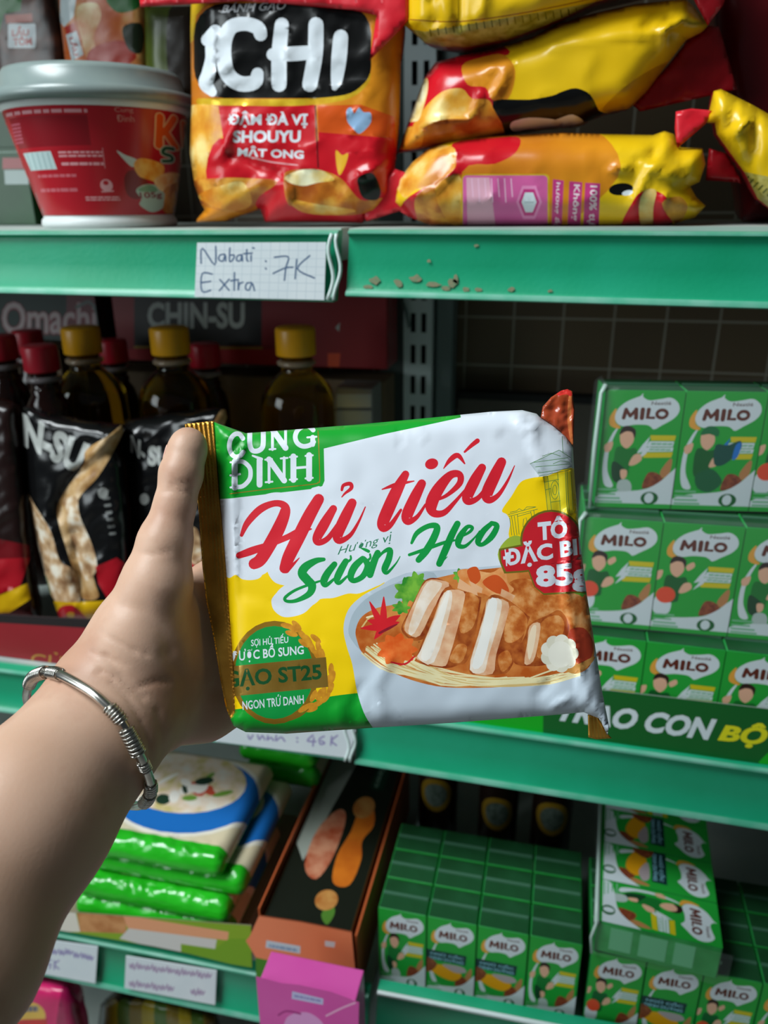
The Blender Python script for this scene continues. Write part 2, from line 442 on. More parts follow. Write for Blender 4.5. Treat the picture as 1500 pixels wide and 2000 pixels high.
MB().box((-.95, .009, ZT+.308), (.75, .297, ZT+.33), M_board).build('shelf_board', t, smooth=False)
# ------------------------------------------------------------------ slotted upright between the bays
t = thing('shelf_upright', 'grey slotted steel upright between the two shelf bays', 'shelf upright', (-.152, .315, 0))
xl, xr = onY(788, 700, .30)[0], onY(843, 700, .30)[0]
art = Art(M_post)
slots = []
for z in np.arange(.3, 1.9, .0345):
    for cx in (.34, .71):
        c = xl+(xr-xl)*cx; slots.append((c-.0028, c+.0028, z, z+.021))
for a, b, c, d in slots: art.rect(M_dark, a, c, b, d)
v, tr, mi, mats = art.build([(xl, .02), (xr, .02), (xr, 2.0), (xl, 2.0)], 5, maxseg=5)
keep = [i for i in range(len(tr)) if mats[mi[i]] is not M_dark]
v3 = np.stack([v[:, 0], np.full(len(v), .30), v[:, 1]], 1); tr = orient_to(v3, tr, (0, -1, 0))
mb = MB().addm(v3, tr[keep], [0]*len(keep), [M_post])
mb.box((xl, .3015, .02), (xl+.002, .34, 2.0), M_post).box((xr-.002, .3015, .02), (xr, .34, 2.0), M_post)
mb.build('slotted_face', t, smooth=False)
MB().box((xl+.003, .322, .02), (xr-.003, .34, 2.0), M_dark).build('inner_channel', t, smooth=False)
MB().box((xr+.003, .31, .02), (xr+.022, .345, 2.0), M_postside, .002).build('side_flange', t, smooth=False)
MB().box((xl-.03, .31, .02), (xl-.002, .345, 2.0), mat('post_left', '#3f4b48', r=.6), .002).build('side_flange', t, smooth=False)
a = onY(785, 586, .29); b = onY(800, 640, .29)
MB().tube([a, (a+b)/2+np.array([.0, 0, .004]), b], .0022, M_postside, n=8).build('shelf_bracket', t)
# back panel low on the right bay
z1 = onY(1000, 768, .35)[2]
t = thing('back_panel', 'dark grey back panel behind the drink cartons, below the tiled wall', 'panel', (.3, .355, ZM))
MB().box((xr+.024, .35, ZM+.002), (.75, .362, z1-.008), mat('panel_grey', '#4a463d', r=.6, c2='#555147', ns=6)).build('panel', t, smooth=False)
MB().box((xr+.024, .344, z1-.008), (.75, .364, z1), M_dark).build('top_edge', t, smooth=False)
# ------------------------------------------------------------------ price tags
M_paper = mat('tag_paper', '#cfd8dc', r=.55, c2='#d6dde0', ns=30)
M_grid = ink('#b3c0c8', .6); M_penb = ink('#3f5a7c', .5); M_penp = ink('#8d84b0', .5)
def price_tag(label, Y, corners, strokes, grid=True, off=.0045):
    pl = Plane(onY(*corners[0], Y-off), (0, -1, 0))
    art = Art(M_paper)
    c = [np.array(q, float) for q in corners]
    if grid:
        for k in range(1, 14):
            t = k/14; art.stroke(M_grid, [c[0]+(c[1]-c[0])*t, c[3]+(c[2]-c[3])*t], 1.0, cap=False)
        for k in range(1, 7):
            t = k/7; art.stroke(M_grid, [c[0]+(c[3]-c[0])*t, c[1]+(c[2]-c[1])*t], 1.0, cap=False)
    for mt, pts, wd in strokes: art.stroke(mt, pts, wd, n=4)
    v, tr, mi, mats = art.build(corners, 40)
    fr = pl.lift(v, np.zeros(len(v))); tr = orient_to(fr, tr, pl.n); n = len(fr)
    d = dist_outline(v, corners); bk = fr+np.array([0, .0006, 0])
    mb = MB().addm(fr, tr, mi, mats).add(bk, tr[:, ::-1], M_paper)
    rim = [pl.lift(np.array([q], float), np.zeros(1))[0] for q in corners]; rim += [q+np.array([0, .0006, 0]) for q in rim]
    mb.add(rim, [(i, (i+1) % 4, 4+(i+1) % 4, 4+i) for i in range(4)], M_paper)
    return tag(mb.build('price_tag', smooth=False), label, 'price tag')
z6 = Zm(350, 420, 3.333)
S = []
for pts in ([(143, 315), (150, 215), (232, 325), (238, 205)], [(295, 255), (265, 262), (258, 290), (285, 300), (300, 258), (303, 300)], [(330, 215), (328, 300), (350, 290), (358, 262), (332, 262)], [(405, 258), (378, 268), (375, 296), (400, 296), (408, 258), (412, 300)], [(440, 225), (440, 290), (450, 300)], [(420, 252), (475, 248)], [(468, 262), (468, 300)], [(478, 214), (488, 216)],
            [(215, 385), (150, 382), (148, 495), (205, 490)], [(148, 440), (205, 432)], [(265, 420), (325, 490)], [(325, 418), (262, 492)], [(360, 375), (358, 490)], [(335, 428), (385, 420)], [(385, 432), (385, 492), (392, 450), (415, 438)], [(470, 440), (440, 445), (432, 478), (455, 488), (475, 445), (490, 492)],
            [(562, 298), (566, 304)], [(562, 346), (566, 352)], [(620, 275), (710, 272), (695, 340), (685, 425)], [(612, 380), (690, 345), (740, 340)], [(765, 290), (755, 415)], [(850, 265), (770, 350), (880, 410)]):
    S.append((M_penb, z6(pts), 3.2))
price_tag('squared paper price tag with handwritten 7K on the upper rail', 0, [(385, 474), (637, 473), (633, 586), (380, 580)], S)
zt = Zm(250, 1400, 2.727); S = []
for pts in ([(640, 100), (650, 120), (665, 98)], [(690, 98), (700, 122), (715, 100), (728, 122)], [(745, 100), (742, 124), (760, 110), (775, 126)], [(790, 100), (788, 128), (815, 108), (835, 130)], [(900, 112), (903, 114)], [(900, 132), (903, 134)], [(985, 98), (955, 128), (1000, 132)], [(990, 112), (985, 155)], [(1045, 104), (1020, 118), (1025, 146), (1048, 140), (1030, 128)], [(1085, 105), (1080, 150)], [(1115, 100), (1085, 128), (1110, 152)]):
    S.append((M_penp, zt(pts), 3.4))
price_tag('white paper tag with purple handwriting 46K on the middle rail, below the noodle packet', -.04, [(424, 1412), (694, 1426), (683, 1481), (420, 1448)], S, grid=False)
zb_ = Zm(0, 1500, 3); S = []
for k, (x, y) in enumerate([(300, 1070), (345, 1075), (385, 1072), (430, 1090), (475, 1095), (510, 1105)]):
    S.append((M_penp, zb_([(x, y-12), (x+8, y+20), (x+18, y-8), (x+26, y+22), (x+36, y+2)]), 3))
S += [(M_penp, zb_([(300, 1125), (275, 1130), (275, 1150), (298, 1150), (290, 1175)]), 3), (M_penp, zb_([(320, 1130), (318, 1180)]), 3), (M_penp, zb_([(345, 1128), (320, 1152), (345, 1178)]), 3)]
price_tag('short white tag with two lines of purple writing, nearest the forearm on the bottom rail', -.083, [(75, 1833), (191, 1849), (186, 1921), (66, 1899)], S, grid=False)
M_penr = ink('#a08aa8', .5); S = []
for row, (y0, xs) in enumerate([(1150, range(760, 1240, 44)), (1255, list(range(760, 1000, 44))+[1120, 1160])]):
    for k, x in enumerate(xs):
        y = y0+(x-760)*.13; S.append((M_penr, zb_([(x, y-15*(k % 2)), (x+8, y+24), (x+18, y-6), (x+26, y+22+10*(k % 3 == 0)), (x+38, y+2)]), 3))
price_tag('longer white tag with two lines of purple writing, beside the orange display box', -.083, [(246, 1867), (423, 1896), (420, 1963), (243, 1930)], S, grid=False)
# ================================================================== the noodle packet in the hand
zA = Zm(350, 750, 3.488); zB = Zm(750, 750, 3.333); zC = Zm(350, 1130, 3.488); zD = Zm(650, 1130, 2.632)
a_ = math.radians(7.0)
PK = Plane(P(790, 1110, .335), -(FWD*math.cos(a_)+DWN*math.sin(a_)))
W_ = ink('#d9dfe8', .36); GRN = ink('#109a2c', .34); RED = ink('#d3202f', .36); YEL = ink('#f7cf06', .36); TXG = ink('#0b9440', .38)
GOLDL = mat('gold_line', '#b98a2c', r=.35, metal=.6); GOLD = mat('gold_foil', '#d09a3e', r=.34, metal=.8, c2='#a8752a', ns=70); DKG = ink('#0c4a22', .4)
OLV = ink('#6c7a24', .4); LNG = ink('#4d7d3c', .4); LGY = ink('#b7c3c8', .4)
art = Art(W_)
# yellow field with the white cloud round the lettering
art.blob(YEL, zA([(250, 1330), (340, 1322), (385, 1300), (430, 1330), (500, 1335), (560, 1310), (592, 1215), (606, 1290), (650, 1350), (720, 1372), (765, 1362), (690, 1400), (640, 1450)]) + zC([(628, 160), (645, 215), (700, 258), (770, 260), (850, 235), (905, 185), (960, 140), (1050, 132), (1150, 102), (1230, 100), (1370, 42), (1500, 0), (1700, 300), (1300, 900), (900, 1000), (200, 1100), (150, 500)]), 4)
# lower green band
art.blob(GRN, zC([(150, 920), (390, 890), (600, 868), (830, 838), (1050, 800), (1215, 780), (1400, 760), (1500, 1100), (800, 1200), (100, 1200)]), 4)
# right yellow field, tower, leaves
art.blob(YEL, zB([(768, 822), (830, 730), (888, 640), (960, 612), (1060, 598), (1260, 560), (1330, 900), (1200, 1010), (900, 1060), (815, 1000), (822, 900), (800, 850)]), 4)
art.poly(ink('#d6c21e', .4), zB([(1040, 600), (1215, 570), (1235, 840), (1070, 870)]))
art.poly(LGY, zB([(950, 520), (1140, 430), (1190, 445), (1222, 540), (1010, 600)]))
def lines(mt, zf, wd, *ls):
    for l in ls: art.stroke(mt, zf(l), wd, n=1, cap=False)
lines(LNG, zB, 1.1, [(950, 520), (1140, 430), (1215, 480)], [(975, 510), (1200, 480)], [(985, 540), (1215, 520)], [(1000, 580), (1220, 548)], [(1010, 600), (1222, 556)], [(1040, 600), (1070, 870)], [(1065, 600), (1095, 860)], [(1130, 580), (1150, 840)], [(1190, 560), (1205, 830)], [(1215, 560), (1232, 820)], [(1150, 840), (1080, 860)], [(1180, 560), (1192, 830)], [(1160, 340), (1165, 450)], [(1040, 640), (1140, 620)], [(1085, 770), (1150, 760)], [(1050, 690), (1085, 680)], [(1030, 470), (1090, 450), (1150, 470)], [(1100, 520), (1150, 500), (1210, 510)])
for rx in (14, 26): 
    a0 = np.linspace(0, 2*np.pi, 18); art.stroke(LNG, zB([(1112+rx*math.cos(t), 690+rx*2.3*math.sin(t)) for t in a0]), 1.1, n=1, cap=False)
lines(LNG, zB, 1.1, [(808, 850), (990, 800)], [(812, 862), (1000, 815)], [(830, 860), (850, 990)], [(848, 858), (866, 985)], [(868, 850), (880, 980)], [(955, 830), (975, 940)], [(975, 822), (990, 930)], [(870, 862), (955, 838)], [(905, 930), (908, 880), (925, 870), (935, 920)], [(820, 835), (860, 828), (880, 812), (905, 825), (930, 800), (985, 800)], [(818, 870), (832, 985)])
art.blob(ink('#9db33a', .4), zB([(740, 1110), (800, 1010), (880, 990), (960, 1060), (1000, 1240), (900, 1260), (800, 1230)]), 4)
art.blob(ink('#7f9a2c', .4), zB([(790, 1150), (850, 1060), (930, 1130), (980, 1240), (880, 1250)]), 4)
# green brand corner
art.poly(GRN, zA([(150, 150), (700, 150)]) + zB([(480, 120), (500, 218), (430, 234), (200, 284), (0, 326)]) + zA([(985, 440), (990, 660), (975, 695), (930, 712), (345, 780), (150, 790)]))
art.stroke(mat('gold_line', '#b98a2c'), zA([(946, 320), (958, 640), (945, 668), (915, 682), (640, 712), (345, 748)]), 1.6, n=3)
def serif(ch, x0, y0, x1, y1, sk=0.0, wd=11.5):
    """serif capital inside a sheared box in pixels"""
    def q(u, v): return (x0+(x1-x0)*u, y0+(y1-y0)*v + sk*(x0+(x1-x0)*u-x0))
    def st(pts, w): art.stroke(W_, [(*q(u, v), w) for u, v in pts], w, n=(4 if len(pts) > 2 else 1))
    def sf(u, v, l=.16): st([(u-l, v), (u+l, v)], 3.8)
    if ch == 'U':
        st([(.15, 0), (.15, .62), (.28, .92), (.55, .97), (.78, .85), (.85, .6), (.85, 0)], wd*.85); sf(.15, .02); sf(.85, .02)
    if ch == 'N':
        st([(.14, 0), (.14, 1)], 5.5); st([(.86, 0), (.86, 1)], 5.5); st([(.14, .02), (.86, .97)], wd); sf(.12, .02); sf(.14, .98); sf(.86, .02)
    if ch in 'CG':
        st([(.9, .22), (.72, .03), (.45, .0), (.2, .18), (.1, .5), (.2, .82), (.45, 1.0), (.75, .97), (.92, .82)], wd*.8)
        if ch == 'G': st([(.88, .95), (.88, .58)], wd*.8); sf(.84, .57, .2)
    if ch in 'DI':
        st([(.18 if ch == 'D' else .5, 0), (.18 if ch == 'D' else .5, 1)], wd); u = .18 if ch == 'D' else .5; sf(u, .02, .2); sf(u, .98, .2)
        if ch == 'D': st([(.18, .02), (.55, .03), (.85, .25), (.92, .5), (.85, .75), (.55, .97), (.18, .98)], wd*.75); st([(-.02, .52), (.42, .5)], 4)
    if ch == 'H':
        st([(.15, 0), (.15, 1)], wd); st([(.85, 0), (.85, 1)], wd); st([(.15, .5), (.85, .5)], 5); sf(.15, .02); sf(.15, .98); sf(.85, .02); sf(.85, .98)
for ch, a, b in (('C', (330, 345), (445, 500)), ('U', (462, 325), (592, 466)), ('N', (618, 308), (742, 448)), ('G', (775, 295), (928, 430))):
    (x0, y0), (x1, y1) = zA([a, b]); serif(ch, x0, y0, x1, y1, -.08)
for ch, a, b in (('D', (352, 530), (498, 708)), ('I', (520, 520), (575, 688)), ('N', (592, 512), (735, 672)), ('H', (755, 495), (908, 655))):
    (x0, y0), (x1, y1) = zA([a, b]); serif(ch, x0, y0, x1, y1, -.08)
art.stroke(W_, zA([(500, 488, 12), (560, 512, 22)]), 5, n=1)
# red brush lettering, green brush lettering
def brush(mt, zf, *strokes, grow=0):
    for s in strokes: art.stroke(mt, zf(s), n=6, grow=grow)
HU = [[(425, 1030, 24), (465, 945, 44), (550, 855, 52), (640, 815, 44), (705, 822, 50), (722, 868, 72), (680, 980, 88), (620, 1090, 88), (555, 1195, 84), (510, 1225, 76)],
      [(950, 785, 74), (890, 890, 86), (820, 1030, 90), (750, 1170, 86), (718, 1255, 72)], [(408, 1168, 44), (500, 1135, 54), (620, 1092, 40), (740, 1042, 42), (830, 1000, 46), (900, 988, 10)], [(730, 1270, 40), (780, 1225, 20), (818, 1185, 6)],
      [(1050, 850, 52), (985, 960, 72), (938, 1050, 62), (955, 1080, 44), (1015, 1050, 38), (1080, 960, 30)], [(1178, 810, 62), (1130, 910, 76), (1080, 1025, 72), (1095, 1068, 46), (1165, 1030, 30), (1222, 940, 18), (1268, 838, 8)],
      [(1108, 722, 18), (1120, 690, 24), (1165, 680, 28), (1172, 710, 26), (1130, 745, 16), (1108, 770, 8)]]
TIEU = [[(140, 588, 50), (85, 690, 76), (30, 810, 82), (-8, 905, 76), (0, 940, 50), (45, 915, 34), (110, 820, 18)], [(-12, 686, 8), (80, 655, 28), (195, 632, 8)],
        [(246, 648, 56), (200, 740, 72), (150, 855, 74), (160, 895, 48), (215, 865, 28), (270, 785, 16)],
        [(300, 765, 18), (400, 730, 24), (490, 650, 40), (492, 590, 44), (430, 595, 54), (350, 690, 78), (308, 785, 80), (325, 840, 54), (390, 838, 40), (460, 770, 26), (540, 675, 14)],
        [(388, 550, 6), (430, 495, 30), (480, 465, 34), (525, 518, 10)], [(525, 442, 14), (570, 400, 26), (608, 370, 32)],
        [(638, 545, 54), (590, 630, 72), (542, 735, 70), (560, 765, 46), (620, 735, 32), (690, 640, 22)], [(765, 508, 62), (720, 600, 76), (670, 715, 76), (688, 755, 48), (745, 722, 30), (805, 630, 18), (850, 532, 6)]]
SUON = [[(985, 1195, 26), (930, 1205, 42), (862, 1245, 58), (838, 1290, 62), (872, 1335, 62), (905, 1375, 58), (885, 1430, 44), (800, 1475, 28), (735, 1480, 22), (722, 1455, 22), (790, 1405, 20), (900, 1362, 18), (1000, 1330, 12)],
        [(1058, 1228, 40), (1010, 1290, 50), (985, 1345, 50), (1002, 1370, 30), (1065, 1320, 16)], [(1135, 1208, 42), (1100, 1270, 50), (1075, 1330, 46), (1092, 1355, 28), (1145, 1310, 16)], [(1140, 1215, 20), (1168, 1195, 16), (1168, 1172, 14)],
        [(1250, 1190, 40), (1195, 1245, 50), (1168, 1310, 46), (1190, 1340, 36), (1250, 1310, 40), (1285, 1240, 46), (1258, 1190, 34)], [(1280, 1205, 20), (1302, 1185, 16), (1300, 1160, 14)], [(1238, 1118, 8), (1265, 1128, 20), (1290, 1140, 22)],
        [(1352, 1150, 42), (1322, 1225, 50), (1300, 1300, 46)], [(1320, 1230, 14), (1385, 1150, 20), (1435, 1130, 38), (1428, 1190, 46), (1400, 1260, 46), (1418, 1285, 24), (1475, 1225, 12), (1505, 1175, 6)]]
HEO = [[(180, 1035, 18), (215, 970, 32), (290, 925, 34), (345, 930, 42), (325, 1000, 48), (275, 1085, 48), (225, 1145, 40)], [(478, 910, 42), (440, 985, 46), (400, 1080, 48), (360, 1170, 42)], [(165, 1112, 20), (260, 1080, 24), (400, 1030, 22), (500, 1012, 6)], [(365, 1172, 14), (412, 1125, 5)],
       [(480, 1005, 12), (555, 965, 20), (575, 935, 22), (540, 932, 28), (492, 1000, 44), (485, 1050, 36), (530, 1055, 24), (590, 1000, 12), (622, 955, 6)], [(700, 908, 30), (645, 960, 40), (612, 1025, 40), (640, 1045, 28), (700, 995, 40), (735, 925, 36), (700, 905, 28)]]
# white cloud round the letters, then the letters
for z, L in ((zA, HU), (zB, TIEU)): brush(W_, z, *L, grow=15)
for z, L in ((zA, SUON), (zB, HEO)): brush(W_, z, *L, grow=16)
brush(RED, zA, *HU); brush(RED, zB, *TIEU); art.ell(RED, *zB([(310, 520)])[0], 13, 10.5, -.3)
brush(TXG, zA, *SUON); brush(TXG, zB, *HEO)
art.text(ink('#2a7a55', .4), 'Hương vị', zA([(1088, 1105), (1448, 1005), (1460, 1085), (1076, 1182)]), 0.0, .25)
# bowl of noodles with pork ribs
BWL = ink('#bfcbd6', .36); BWI = ink('#aab9c2', .36); BRO = mat('broth', '#b8561a', r=.36, c2='#d88a44', ns=120); NOO = ink('#ecdfae', .4); NO2 = ink('#d9b978', .4)
MEAT = mat('browned_pork', '#b0541c', r=.36, c2='#e3a264', ns=200, c3='#cc7836'); MEAT2 = mat('dark_pork', '#8a3512', r=.36, c2='#c26a2c', ns=200); CRM = ink('#f1e2d2', .38); PNK = mat('pink_pork', '#dd9a68', r=.38, c2='#efc49c', ns=150)
LEAF = mat('herb', '#2f8a28', r=.4, c2='#79b63a', ns=200); CHI = ink('#d4202a', .36); CAR = mat('carrot', '#e2591b', r=.36, c2='#ef7a35', ns=220)
art.blob(BWL, zD([(55, 255), (80, 160), (150, 90), (240, 40), (330, -10), (520, -40), (1400, -40), (1600, 500), (1500, 900), (900, 900), (240, 800), (205, 765), (160, 690), (125, 580), (100, 440), (72, 350)]), 4)
art.blob(BWI, zD([(80, 262), (110, 170), (190, 90), (330, 20), (520, -30), (560, 200), (300, 430), (160, 380), (100, 320)]), 4)
art.blob(BRO, zD([(118, 262), (150, 195), (230, 150), (350, 120), (520, 0), (1000, -60), (1330, 60), (1345, 300), (1335, 420), (1260, 490), (1000, 548), (640, 562), (450, 535), (280, 470), (160, 390), (125, 320)]), 4)
rn = random.Random(3)
for k in range(46):
    t = rn.random(); yy = 395+rn.random()*150
    x0 = 140+rn.random()*200; y0 = 330+rn.random()*60
    pts = [(x0, y0), (x0+110+60*t, y0+70+50*t), (x0+330+150*t, 500+50*rn.random()), (x0+620+250*t, 505+45*rn.random()), (min(1270, x0+900+200*t), 470+30*rn.random())]
    pts = pts[:3+rn.randrange(3)]
    art.stroke(NOO if rn.random() < .72 else NO2, zD([(*p, 5+4*rn.random()) for p in pts]), n=4)
art.stroke(NO2, zD([(150, 250, 8), (190, 200, 8), (240, 190, 8)]), n=4); art.stroke(NOO, zD([(175, 200, 9), (230, 190, 9), (300, 215, 8)]), n=4)
def leaf(zf, cx, cy, r, lob=9, mt=LEAF, amp=.35, ry=None):
    pts = []
    for k in range(lob*4):
        a = 2*math.pi*k/(lob*4); q = r*(1-amp/2+amp/2*math.cos(lob*a)); pts.append((cx+q*math.cos(a), cy+(ry or 1)*q*math.sin(a)))
    art.blob(mt, zf(pts), 3)
leaf(zD, 385, 65, 75, 7); leaf(zD, 352, 150, 52, 7, ry=.7); leaf(zD, 430, 20, 60, 7); leaf(zD, 655, -15, 40, 7); leaf(zD, 1280, 60, 60, 8, ry=.6)
# chunks behind
art.blob(MEAT, zD([(900, 30), (1000, 0), (1150, 60), (1290, 100), (1330, 260), (1180, 300), (1020, 220), (920, 140)]))
art.blob(mat('fried_onion', '#d9772e', r=.36, c2='#efb072', ns=150), zD([(640, -30), (700, -50), (810, -30), (880, -60), (900, 20), (930, 60), (850, 110), (780, 80), (700, 60)]))
for q in ([(770, 20), (830, -20), (880, 10), (905, 70), (840, 75)], [(690, -40), (740, -60), (760, 0), (720, 30)]): art.blob(ink('#cf5420', .38), zD(q))
for q in ([(650, 0), (740, 60), (745, 88), (640, 50)], [(700, 10), (770, 50), (765, 75), (720, 60)]): art.poly(ink('#e8b184', .38), zD(q))
art.poly(PNK, zD([(868, 52), (938, 88), (915, 128), (855, 118)]))
# ribs
def rib(body, stripes, spots):
    art.blob(MEAT2, zD(body), 5)
    for mt, pts in spots: art.blob(mt, zD(pts), 4)
    for mt, pts in stripes: art.blob(mt, zD(pts), 3)
CR2 = mat('rib_cream', '#e9cdb0', r=.38, c2='#f6e9da', ns=170); CR3 = mat('rib_pink', '#d99a70', r=.38, c2='#ecc39c', ns=170)
rib([(475, 8), (545, 0), (612, 42), (602, 100), (520, 262), (458, 314), (400, 314), (352, 262), (380, 190), (430, 90)],
    [(CR3, [(480, 14), (560, 10), (598, 38), (520, 150), (448, 292), (392, 288), (368, 244), (420, 120)]), (CR2, [(486, 20), (540, 16), (560, 40), (490, 140), (420, 280), (388, 268), (430, 130)])],
    [(MEAT, [(360, 250), (400, 180), (420, 240), (400, 300)])])
rib([(560, 70), (640, 58), (745, 90), (760, 130), (702, 400), (640, 447), (560, 460), (430, 428), (440, 380)],
    [(CR3, [(572, 72), (672, 66), (668, 150), (600, 400), (562, 452), (434, 416), (450, 370), (520, 200)]), (CR2, [(572, 76), (612, 70), (600, 180), (520, 430), (438, 408), (456, 360), (525, 200)]), (ink('#f4ede2', .38), [(580, 82), (600, 80), (560, 240), (500, 410), (452, 402), (500, 280)])],
    [(MEAT, [(680, 74), (745, 96), (748, 150), (720, 250), (660, 280), (650, 200)]), (MEAT, [(600, 420), (640, 340), (690, 350), (660, 430)])])
rib([(800, 98), (890, 103), (1002, 190), (1007, 215), (920, 452), (860, 492), (770, 494), (700, 472), (740, 300)],
    [(CR3, [(800, 104), (902, 122), (890, 220), (840, 390), (820, 490), (704, 470), (744, 300), (780, 180)]), (CR2, [(800, 108), (868, 114), (850, 230), (800, 400), (776, 482), (704, 466), (746, 300), (780, 190)]), (ink('#f2efe8', .38), [(802, 114), (846, 118), (820, 250), (770, 440), (716, 450), (760, 290)])],
    [(MEAT, [(915, 140), (995, 195), (985, 280), (920, 330), (880, 300)]), (MEAT, [(850, 400), (900, 370), (920, 430), (870, 480)])])
rib([(1010, 235), (1100, 190), (1170, 165), (1215, 260), (1150, 400), (1080, 447), (950, 444), (932, 400), (985, 300)],
    [(CR3, [(1012, 245), (1066, 230), (1056, 330), (1030, 425), (985, 437), (1000, 330)]), (ink('#f3dcbc', .38), [(1022, 252), (1046, 245), (1036, 340), (1010, 420), (1000, 340)])],
    [(MEAT, [(1070, 230), (1160, 190), (1190, 260), (1120, 380), (1050, 400)])])
art.blob(ink('#a83a22', .36), zD([(1215, 270), (1290, 255), (1335, 320), (1330, 400), (1270, 440), (1220, 380)]), 5)
art.blob(ink('#c98f4a', .36), zD([(1180, 460), (1260, 440), (1345, 400), (1325, 440), (1250, 490)]), 4)
for k in range(9):
    a = k*.7; art.ell(ink('#e6e2d2' if k % 2 else '#dcd8c4', .4), *zD([(1165+62*math.cos(a), 385+62*math.sin(a))])[0], 14, 14)
art.ell(ink('#e9e6d8', .4), *zD([(1170, 390)])[0], 24, 26)
leaf(zD, 330, 365, 108, 9, CAR, .25, .8); art.stroke(CHI, zD([(300, 430, 8), (370, 440, 10), (420, 400, 8)]), n=4)
for a, b in (((250, 240), (190, 120)), ((260, 230), (262, 95)), ((250, 250), (145, 255)), ((255, 255), (215, 310)), ((280, 240), (340, 225)), ((290, 220), (345, 190)), ((240, 230), (180, 215))):
    art.stroke(CHI, zD([(*a, 40), ((a[0]+b[0])/2, (a[1]+b[1])/2, 30), (*b, 6)]), n=4)
art.stroke(ink('#8a1a2a', .36), zD([(240, 280, 12), (290, 255, 14), (330, 235, 6)]), n=4)
# badge at lower left
art.ell(GOLDL, *zC([(650, 640)])[0], 86, 101, 0); art.ell(TXG, *zC([(648, 640)])[0], 77, 91, 0)
RICE = mat('rice_ear', '#dc9a26', r=.4, c2='#c07c1c', ns=300)
for (x, y, r) in ((735, 322, .2), (775, 340, .5), (800, 320, .8), (765, 375, .3), (840, 385, .9), (880, 420, 1.0), (850, 440, .6), (905, 470, 1.2), (930, 410, .7), (950, 470, 1.3), (975, 520, 1.4), (940, 520, 1.0), (985, 580, 1.5), (1035, 620, 1.6), (1045, 670, 1.8), (1020, 700, 1.6), (1030, 750, 2.0), (985, 770, 1.7), (1000, 810, 2.2), (955, 790, 2.0), (960, 840, 2.4), (915, 800, 2.0), (930, 860, 2.6), (880, 870, 2.7), (900, 890, 2.9), (850, 885, 2.6)):
    art.ell(RICE, *zC([(x, y)])[0], 13, 5.5, r, 12)
art.stroke(GOLDL, zC([(760, 960, 16), (830, 930, 14), (880, 890, 6)]), n=4)
art.poly(mat('badge_gold', '#8d6a24', r=.35, metal=.5, c2='#a9863c', ns=60), zC([(330, 600), (1000, 535), (1016, 738), (345, 805)]))
art.text(W_, 'SỢI HỦ TIẾU', zC([(488, 392), (742, 372), (744, 448), (490, 474)]), .015)
art.text(W_, 'ĐƯỢC BỔ SUNG', zC([(352, 462), (846, 424), (850, 530), (356, 584)]), .02)
art.text(DKG, 'GẠO ST25', zC([(305, 625), (965, 578), (975, 712), (312, 778)]), .03)
art.text(W_, 'NGON TRỨ DANH', zC([(428, 815), (846, 772), (850, 852), (433, 896)]), .015)
# red badge at right
OUT = ink('#70661c', .4); RB = ink('#c9212c', .36)
for mt, g in ((OUT, 4), (RB, 0)):
    art.ell(mt, *zB([(1090, 1015)])[0], 57+g, 55+g)
    art.poly(mt, zB([(760-3*g, 1085-3*g), (850, 1065-3*g), (1400, 960-3*g), (1420, 1150+3*g), (900, 1215+3*g), (795-3*g, 1222+3*g), (765-3*g, 1160)]))
    art.poly(mt, zB([(940-2*g, 1200), (1400, 1120), (1420, 1340+3*g), (1040, 1362+3*g), (985-2*g, 1320)]))
art.text(W_, 'TÔ', zB([(998, 872), (1190, 852), (1196, 1000), (1004, 1022)]), .05)
art.text(W_, 'ĐẶC BIỆT', zB([(768, 1050), (1440, 940), (1450, 1112), (784, 1216)]), .04)
art.text(W_, '85g', zB([(985, 1186), (1345, 1150), (1352, 1350), (992, 1362)]), .05)
# outline of the filled packet
OUTL = [(418, 824), (440, 832), (480, 846), (560, 840), (700, 829), (850, 815), (960, 804), (1020, 801), (1048, 808), (1058, 818), (1080, 832), (1104, 852), (1119, 874), (1122, 930), (1132, 1050), (1146, 1160), (1162, 1260), (1176, 1350), (1190, 1420), (1186, 1436), (1172, 1404), (1140, 1391), (1100, 1395), (1010, 1402), (880, 1412), (720, 1422), (560, 1433), (480, 1430), (456, 1418), (450, 1404), (459, 1390), (456, 1300), (448, 1200), (440, 1090), (428, 960)]
pk_lines = [([(452, 900), (454, 1000), (459, 1110), (452, 1185), (458, 1260), (466, 1320), (462, 1405)], 7, .0022), ([(430, 880), (438, 1000), (446, 1120)], 6, -.0012),
            ([(1108, 1000), (1112, 1060), (1106, 1160), (1116, 1220), (1130, 1290), (1142, 1370)], 6, .0020), ([(1090, 930), (1096, 1040), (1090, 1150)], 9, -.0010),
            ([(1002, 802), (1030, 838), (1042, 832)], 8, .0022), ([(985, 850), (1040, 880), (1080, 960)], 12, -.0012), ([(1055, 815), (1040, 860), (1060, 930)], 9, .0014),
            ([(445, 850), (480, 860), (460, 905), (445, 925)], 8, .002), ([(480, 848), (440, 905), (450, 930)], 7, -.0015),
            ([(745, 1405), (735, 1340), (760, 1290)], 14, .0010), ([(700, 1430), (690, 1380), (705, 1340)], 9, -.0009), ([(1075, 1400), (1085, 1375), (1110, 1365)], 6, .0016), ([(1060, 1400), (1050, 1360), (1075, 1330)], 12, -.0010),
            ([(660, 1385), (670, 1425)], 9, .0012), ([(778, 835), (782, 870)], 4, -.0005), ([(820, 830), (826, 860)], 4, .0005), ([(475, 1160), (560, 1185), (620, 1250)], 10, -.0004), ([(1165, 1400), (1150, 1340)], 6, .0015)]
def pk_h(v):
    x = (v[:, 0]-790)/330; y = (v[:, 1]-1110)/290
    return .0035*np.clip(1-x*x, 0, 1)*np.clip(1-y*y, 0, 1)
